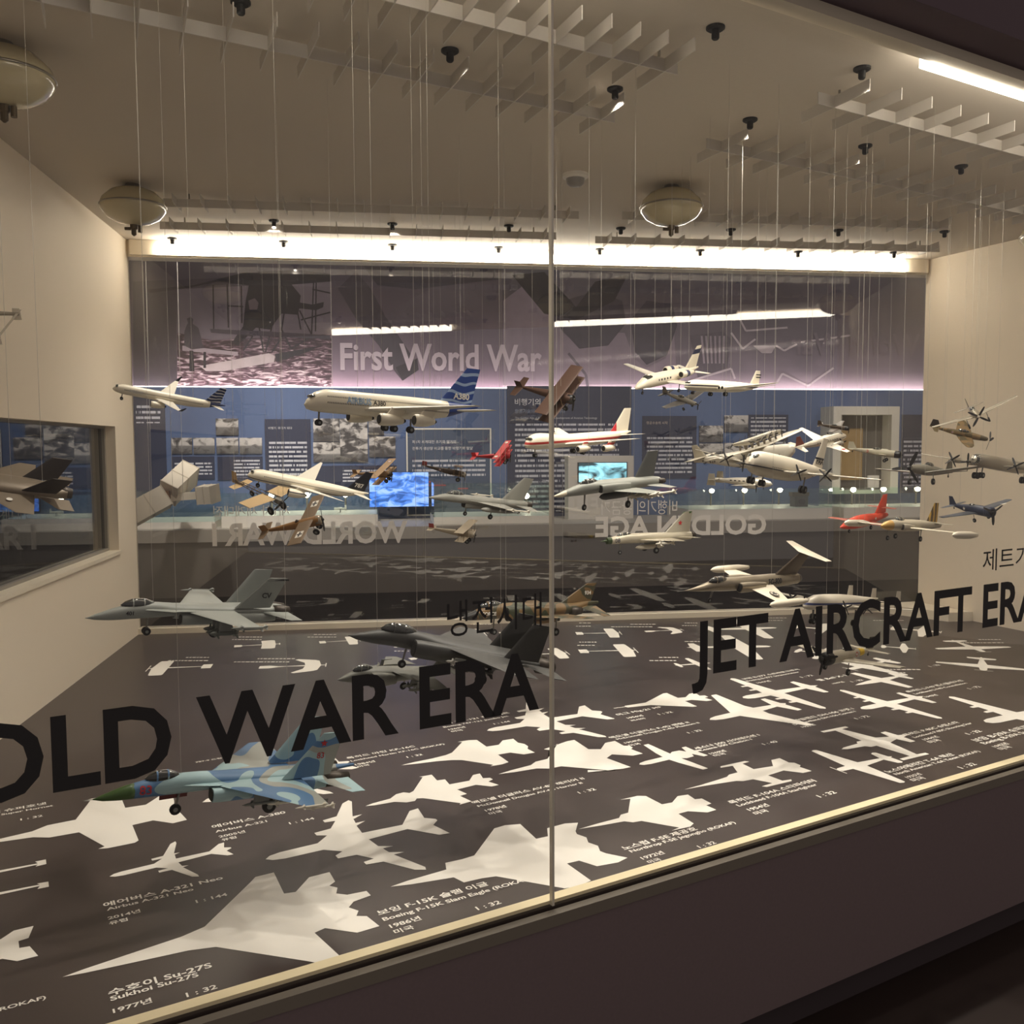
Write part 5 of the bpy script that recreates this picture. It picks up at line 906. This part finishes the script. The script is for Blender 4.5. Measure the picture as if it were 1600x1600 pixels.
# ---------------------------------------------------------------- propeller fighters
def propf(label, nose, tail, zn, zt, roll, mt, half, name='propeller_fighter_model', radial=True, tip=.08, wing_z=-.035, fmt=None, wmt=None, pr=.19, nb=3, gear=True, elliptic=False, finh=.16, canopy=(.34, .55, .055, .032, .04), spin=None, wires=(.25, .75), fat=1.0, dih=.06, ang=.4, cowl=None):
    s = Plane(name, label, nose, tail, zn, zt, roll, wires=wires); s.frame = mt; f = fat; s.fus([(.02,0,.045*f,.045*f),(.05,0,.062*f,.064*f),(.2,.002,.06*f,.066*f),(.4,.004,.052*f,.064*f),(.6,.006,.04*f,.05*f),(.85,.016,.018,.026),(1,.024,.004,.01)] if radial else [(.03,0,.026,.026),(.06,0,.036,.038),(.2,0,.044,.054),(.4,.004,.046,.06),(.6,.008,.036,.048),(.85,.016,.016,.024),(1,.024,.004,.01)], mt)
    w_ = wmt or mt
    if elliptic: s.wings(w_, .27, .27, .02, wing_z, .40, .04, half, wing_z+dih, .1, mid=[(.275, half*.4, wing_z+dih*.4, .25), (.30, half*.75, wing_z+dih*.75, .19), (.345, half*.93, wing_z+dih*.93, .11)])
    else: s.wings(w_, .26, .27, .02, wing_z, .32, tip+.05, half, wing_z+dih, .11, mid=[(.265, half*.3, wing_z+dih*.3, .25)])
    s.wings(w_, .84, .13, .005, .02, .88, .06, half*.36, .025, .09, name='stabilizer'); s.fin(fmt or mt, .82, .18, .025, .90, .09, finh); s.canopy(*canopy)
    if radial:
        o = MB().loft(s.rings([(.0,0,.05*f,.05*f),(.01,0,.062*f,.064*f),(.09,0,.066*f,.068*f),(.12,0,.063*f,.066*f)], 18, 2)).build('engine_cowl', cowl or BLADE, s.e, True); MB().loft(s.rings([(-.002,0,.044*f,.044*f),(-.004,0,.04*f,.04*f)], 16, 1)).build('cowl_opening', HOLE, o)
    s.prop(-.01, 0, 0, pr, nb, spin, ang=ang)
    if gear:
        for sd in (1, -1): s.gear(.27, sd*.13, wing_z, wing_z-.13, .034, .022)
        s.gear(.9, 0, .0, -.045, .014)
    s.hang(); return s
olive = camo('spit_camouflage', [(88, 76, 50), (120, 98, 66), (78, 70, 50)], 4, .285)
s = propf('brown camouflaged fighter flying right with roundels on its wings', (1546, 687), (1452, 667), 4.25, 4.3, 28, olive, .54, radial=False, elliptic=True, gear=False, spin=BLADE, fmt=mat('dark_rudder', (48, 42, 36), .5))
RB = mat('roundel_blue', (58, 62, 96), .5); s.roundel(.36, -.38, .012, .06, [(1, RB), (.66, INKW), (.36, INKR)], plane='top'); s.roundel(.36, .38, .012, .06, [(1, RB), (.66, INKW), (.36, INKR)], plane='top'); s.roundel(.62, .01, None, .028, [(1, mat('roundel_yellow', (190, 160, 80), .5)), (.8, RB), (.5, INKW), (.3, INKR)], side=-1)
s = propf('silver fighter seen head on at the top of the right wall', (1529, 651), (1513, 638), 3.8, 4.08, 22, mat('weathered_metal', (124, 116, 98), .4, .3), .56, radial=False, spin=SILV, pr=.15, nb=4, ang=.75)
hc = mat('navy_fighter', (44, 52, 74), .45)
s = propf('navy blue fighter with white star before the right wall', (1551, 801), (1484, 790), 4.22, 4.5, 12, hc, .64, wmt=mat('navy_wing', (84, 90, 100), .45), fat=1.25, cowl=hc, pr=.2, finh=.17); s.star(.58, .012, .058, .034, INKW, -1); s.roundel(.3, .45, .012, .05, [(1, INKW)], plane='top')
s = propf('pale grey fighter with red disc and black cowl before document frame', (1408, 711), (1324, 702), 4.5, 4.62, 4, mat('pale_grey_fighter', (172, 166, 146), .5), .6, fat=1.05, pr=.16, gear=True); s.roundel(.62, .012, None, .026, [(1, INKR)], side=-1); s.roundel(.4, -.42, .004, .05, [(1, INKR)], plane='top')
s = propf('grey fighter with lowered wheels between rear glass and right wall', (1421, 731), (1488, 741), 3.98, 4.24, 2, mat('mottled_grey_fighter', (122, 118, 106), .5, grain=.2, gscale=40), .56, radial=False, spin=BLADE, pr=.19, ang=1.1, cowl=None); s.text('R', .6, -.01, .03, INKW, 1)
tx = mat('trainer_silver', (176, 168, 150), .35, .2)
s = propf('silver trainer with yellow band low over the floor at right', (1287, 1030), (1364, 1017), 3.3, 3.53, -3, tx, .64, name='trainer_model', wmt=tx, fat=1.05, canopy=(.3, .62, .055, .034, .036), fmt=mat('trainer_fin', (52, 50, 46), .5), pr=.17)
MB().loft(s.rings([(.66,.0095,.037,.0465),(.68,.01,.0357,.0452),(.75,.012,.0305,.039),(.77,.0125,.0285,.0368)], 18, 1)).build('yellow_band', mat('band_yellow', (214, 178, 54), .5), s.e, True); s.roundel(.58, .01, None, .026, [(1, INKR), (.6, INKW)])
s = propf('small dark propeller plane before the document frame', (1326, 670), (1277, 664), 4.28, 4.36, 18, mat('brown_fighter', (70, 58, 46), .5), .62, gear=False, pr=.16)
s = propf('tiny metallic plane hanging below the white business jet', (1090, 632), (1035, 614), 3.72, 3.86, 20, mat('grey_metal_plane', (140, 136, 126), .4, .4), .6, wmt=mat('dark_wing_plane', (64, 60, 56), .5), radial=False, gear=True, spin=BLADE, pr=.12)
# ---------------------------------------------------------------- biplanes and pioneers
def multi(label, nose, tail, zn, zt, roll, mt, half, decks, name='biplane_model', fus=None, chord=.2, wmt=None, fmt=None, wheel=True, pr=.17, tail_w=.2, cowl=None, struts=True, wires=(.2, .7), wheel_mt=None, u_w=.1):
    s = Plane(name, label, nose, tail, zn, zt, roll, wires=wires); s.frame = mt; s.fus(fus or [(.0,0,.05,.05),(.04,0,.064,.064),(.15,0,.064,.068),(.35,0,.056,.064),(.6,.004,.038,.044),(.85,.012,.018,.024),(1,.018,.006,.012)], mt, 16, 3, 3); w_ = wmt or mt
    for z, k in decks: s.wings(w_, u_w, chord, 0.0, z, u_w, chord*.96, half*k, z+.01, .06)
    if struts and len(decks) > 1:
        zs = [d[0] for d in decks]
        for sd in (1, -1):
            for y in (.25, .72):
                for du in (.02, .14): MB().tube(s.p(u_w+du, sd*half*y, min(zs)), s.p(u_w+du, sd*half*y, max(zs)), .005*s.L, n=6).build('strut', mat('strut_wood', (112, 90, 60), .6), s.e)
    s.wings(w_, .86, .14, .0, .02, .89, .1, tail_w, .02, .05, name='stabilizer'); s.fin(fmt or mt, .88, .12, .01, .90, .11, .12, t=.05)
    s.prop(-.01, 0, 0, pr, 2, ang=.9)
    o = MB().loft(s.rings([(-.002,0,.05,.05),(.01,0,.064,.064),(.08,0,.067,.067)], 16, 2)).build('engine_cowl', cowl or BLADE, s.e, True)
    if wheel:
        for sd in (1, -1): s.gear(.14, sd*.07, -.04, -.19, .05, .025)
        MB().tube(s.p(.14,-.09,-.14), s.p(.14,.09,-.14), .006*s.L, n=6).build('axle', STEEL, s.e)
    MB().tube(s.p(.36,0,.04), s.p(.40,0,.075), .028*s.L, .024*s.L, 10).build('cockpit_rim', mat('leather', (58, 44, 34), .7), s.e); s.hang(); return s
bw = mat('biplane_brown', (72, 49, 37), .6, grain=.1, gscale=30)
multi('reddish brown biplane banking at the glass joint', (896, 624), (807, 604), 3.48, 3.62, 44, bw, .52, [(-.05, .95), (.13, 1)], chord=.22)
rd = mat('triplane_red', (188, 38, 46), .5)
s = multi('small bright red triplane before the framed chart panel', (797, 712), (738, 714), 4.72, 4.8, 26, rd, .5, [(-.06, .9), (.05, .95), (.16, 1)], name='triplane_model', chord=.17, cowl=rd)
for sd in (1, -1): s.roundel(.19, sd*.38, .178, .045, [(1, INKW)], plane='top')
ob = mat('olive_biplane', (66, 52, 40), .6)
s = multi('dark brown biplane with tricolour rudder above the grey jet', (727, 742), (659, 728), 4.58, 4.58, 0, ob, .55, [(-.05, .97), (.15, 1)], fmt=mat('rudder_red', (130, 48, 44), .5), wmt=mat('olive_wing', (84, 66, 48), .6), cowl=mat('cowl_metal', (150, 142, 128), .4, .5)); s.roundel(.58, 0, None, .03, [(1, RB), (.7, INKW), (.4, INKR)], side=-1)
s = multi('pale biplane with red wheels low in front of the counter', (742, 836), (670, 826), 4.45, 4.5, 10, mat('pale_canvas', (150, 138, 118), .6), .55, [(-.05, .9), (.15, 1)], fmt=mat('rudder_red', ()), cowl=mat('cowl_metal', ()))
s = multi('small tan biplane with roundel just left of the blue screen reflection', (612, 741), (552, 741), 4.7, 4.78, 24, mat('tan_canvas', (150, 120, 84), .6), .52, [(-.05, .9), (.14, 1)]); s.roundel(.19, .36, .158, .05, [(1, RB), (.66, INKW), (.36, INKR)], plane='top')
ye = mat('monoplane_tan', (140, 100, 52), .6, grain=.1, gscale=40)
s = multi('tan monoplane with black crosses above the mirrored WAR lettering', (503, 812), (410, 832), 4.36, 4.46, 34, ye, .58, [(.055, 1)], name='monoplane_model', chord=.24, wmt=mat('monoplane_wing', (112, 90, 64), .6), cowl=mat('cowl_metal', ()), struts=False)
for sd in (1, -1):
    MB().box(s.p(.26, sd*.36-.07, .0685), s.p(.155, sd*.36+.07, .0695)).build('cross_field', INKW, s.e); MB().box(s.p(.222, sd*.36-.055, .0697), s.p(.198, sd*.36+.055, .0702)).box(s.p(.25, sd*.36-.014, .0697), s.p(.165, sd*.36+.014, .0702)).build('cross_marking', INKB, s.e)
# open frame monoplane
wd = mat('pale_wood', (176, 142, 96), .6); cv = mat('linen', (196, 168, 124), .7)
s = Plane('monoplane_model', 'pioneer monoplane with open lattice fuselage and wire wheels', (440, 785), (366, 750), 4.7, 4.86, 18, wires=(.3, .8)); b = MB(); L = s.L
for y in (-.05, .05):
    for z in (-.045, .045): b.tube(s.p(.05, y, z), s.p(1, y*.2, z*.2), .006*L, n=5)
b.build('longeron', mat('lattice_wood', (96, 82, 66), .6), s.e)
for k in range(8):
    u = .15 + k*.11; f = 1-.8*(u-.05)/.95; q = MB(); c = [s.p(u, y*f, z*f) for y, z in ((-.05, -.045), (.05, -.045), (.05, .045), (-.05, .045))]
    for i in range(4): q.tube(c[i], c[(i+1) % 4], .005*L, n=5)
    q.build('frame_hoop', mat('lattice_wood', ()), s.e)
s.wings(cv, .08, .27, .04, .03, .1, .24, .5, .06, .06); s.wings(cv, .78, .14, .0, -.02, .80, .12, .18, -.02, .05, name='stabilizer'); s.fin(cv, .93, .12, -.05, .95, .1, .14, t=.05); s.prop(-.01, 0, 0, .16, 2); MB().loft(s.rings([(.0,0,.03,.03),(.05,0,.05,.05),(.1,0,.05,.05)], 10, 1)).build('engine', STEEL, s.e)
for sd in (1, -1): s.gear(.1, sd*.12, .02, -.2, .065, .02)
s.gear(.62, 0, -.02, -.13, .045, .02); s.sec = [(0, 0, .05, .045), (1, 0, .05, .045)]; s.hang()
# box-kite pioneer, on a stand in the left showcase of the gallery
bk = mat('box_kite_canvas', (240, 230, 210), .75); c = ony(264, 780, 7.0)
e = empty('box_kite_plane_model', (c.x, 7.0, c.z)); tag(e, 'cream canvas box kite plane above the left showcase', 'model aircraft', 'model aircraft hanging on wires'); e.scale = (.9, .9, .9)
def cell(name, o, ax, ln, dp, ht, back=0):
    """a closed canvas box cell running along ax from o"""
    ax = Vector(ax).normalized(); ay = Vector((.25, .97, .1)); ay = (ay - ax*ay.dot(ax)).normalized(); az = ax.cross(ay); o = Vector(o)
    if az.z < 0: az = -az
    q = [o + ay*j*dp + az*(k-.5)*ht for j, k in ((-.5, 0), (.5, 0), (.5, 1), (-.5, 1))]
    ob = MB().prism(q, [p_ + ax*ln for p_ in q]).build(name, bk, e)
    for fr_ in (.0, .5, 1.0):
        w = [o + ax*(ln*fr_) + ay*j*(dp+.006) + az*(k-.5)*(ht+.006) for j, k in ((-.5, 0), (.5, 0), (.5, 1), (-.5, 1))]; MB().prism([p_ - ax*.004 for p_ in w], [p_ + ax*.004 for p_ in w]).build('cell_rib', mat('kite_rib', (214, 202, 180), .7), ob)
cell('wing_cell', (.0, -.02, .05), (.42, .75, .52), .30, .2, .15); cell('wing_cell', (-.02, -.04, .02), (-.72, -.35, -.42), .30, .22, .17)
cell('canard_cell', (.25, .0, .035), (.95, -.25, .05), .12, .17, .14)
MB().prism([(.02, -.03, -.015), (.02, .03, -.015), (.02, .03, .045), (.02, -.03, .045)], [(.26, -.02, .0), (.26, .02, .0), (.26, .02, .06), (.26, -.02, .06)]).build('fuselage', bk, e)
MB().box((-.03, -.09, -.02), (.02, -.03, .07)).build('nacelle', mat('wicker', (120, 84, 50), .7), e)
zb = z1 - c.z
for q in (-.12, .12): MB().tube((q, -.05, -.03), (q, .0, (3.55-c.z)/.9), .0015, n=5).build('hanging_wire', WIRE, e)
if True:
    bpy.data.objects.remove(_to); bpy.data.curves.remove(_tc)
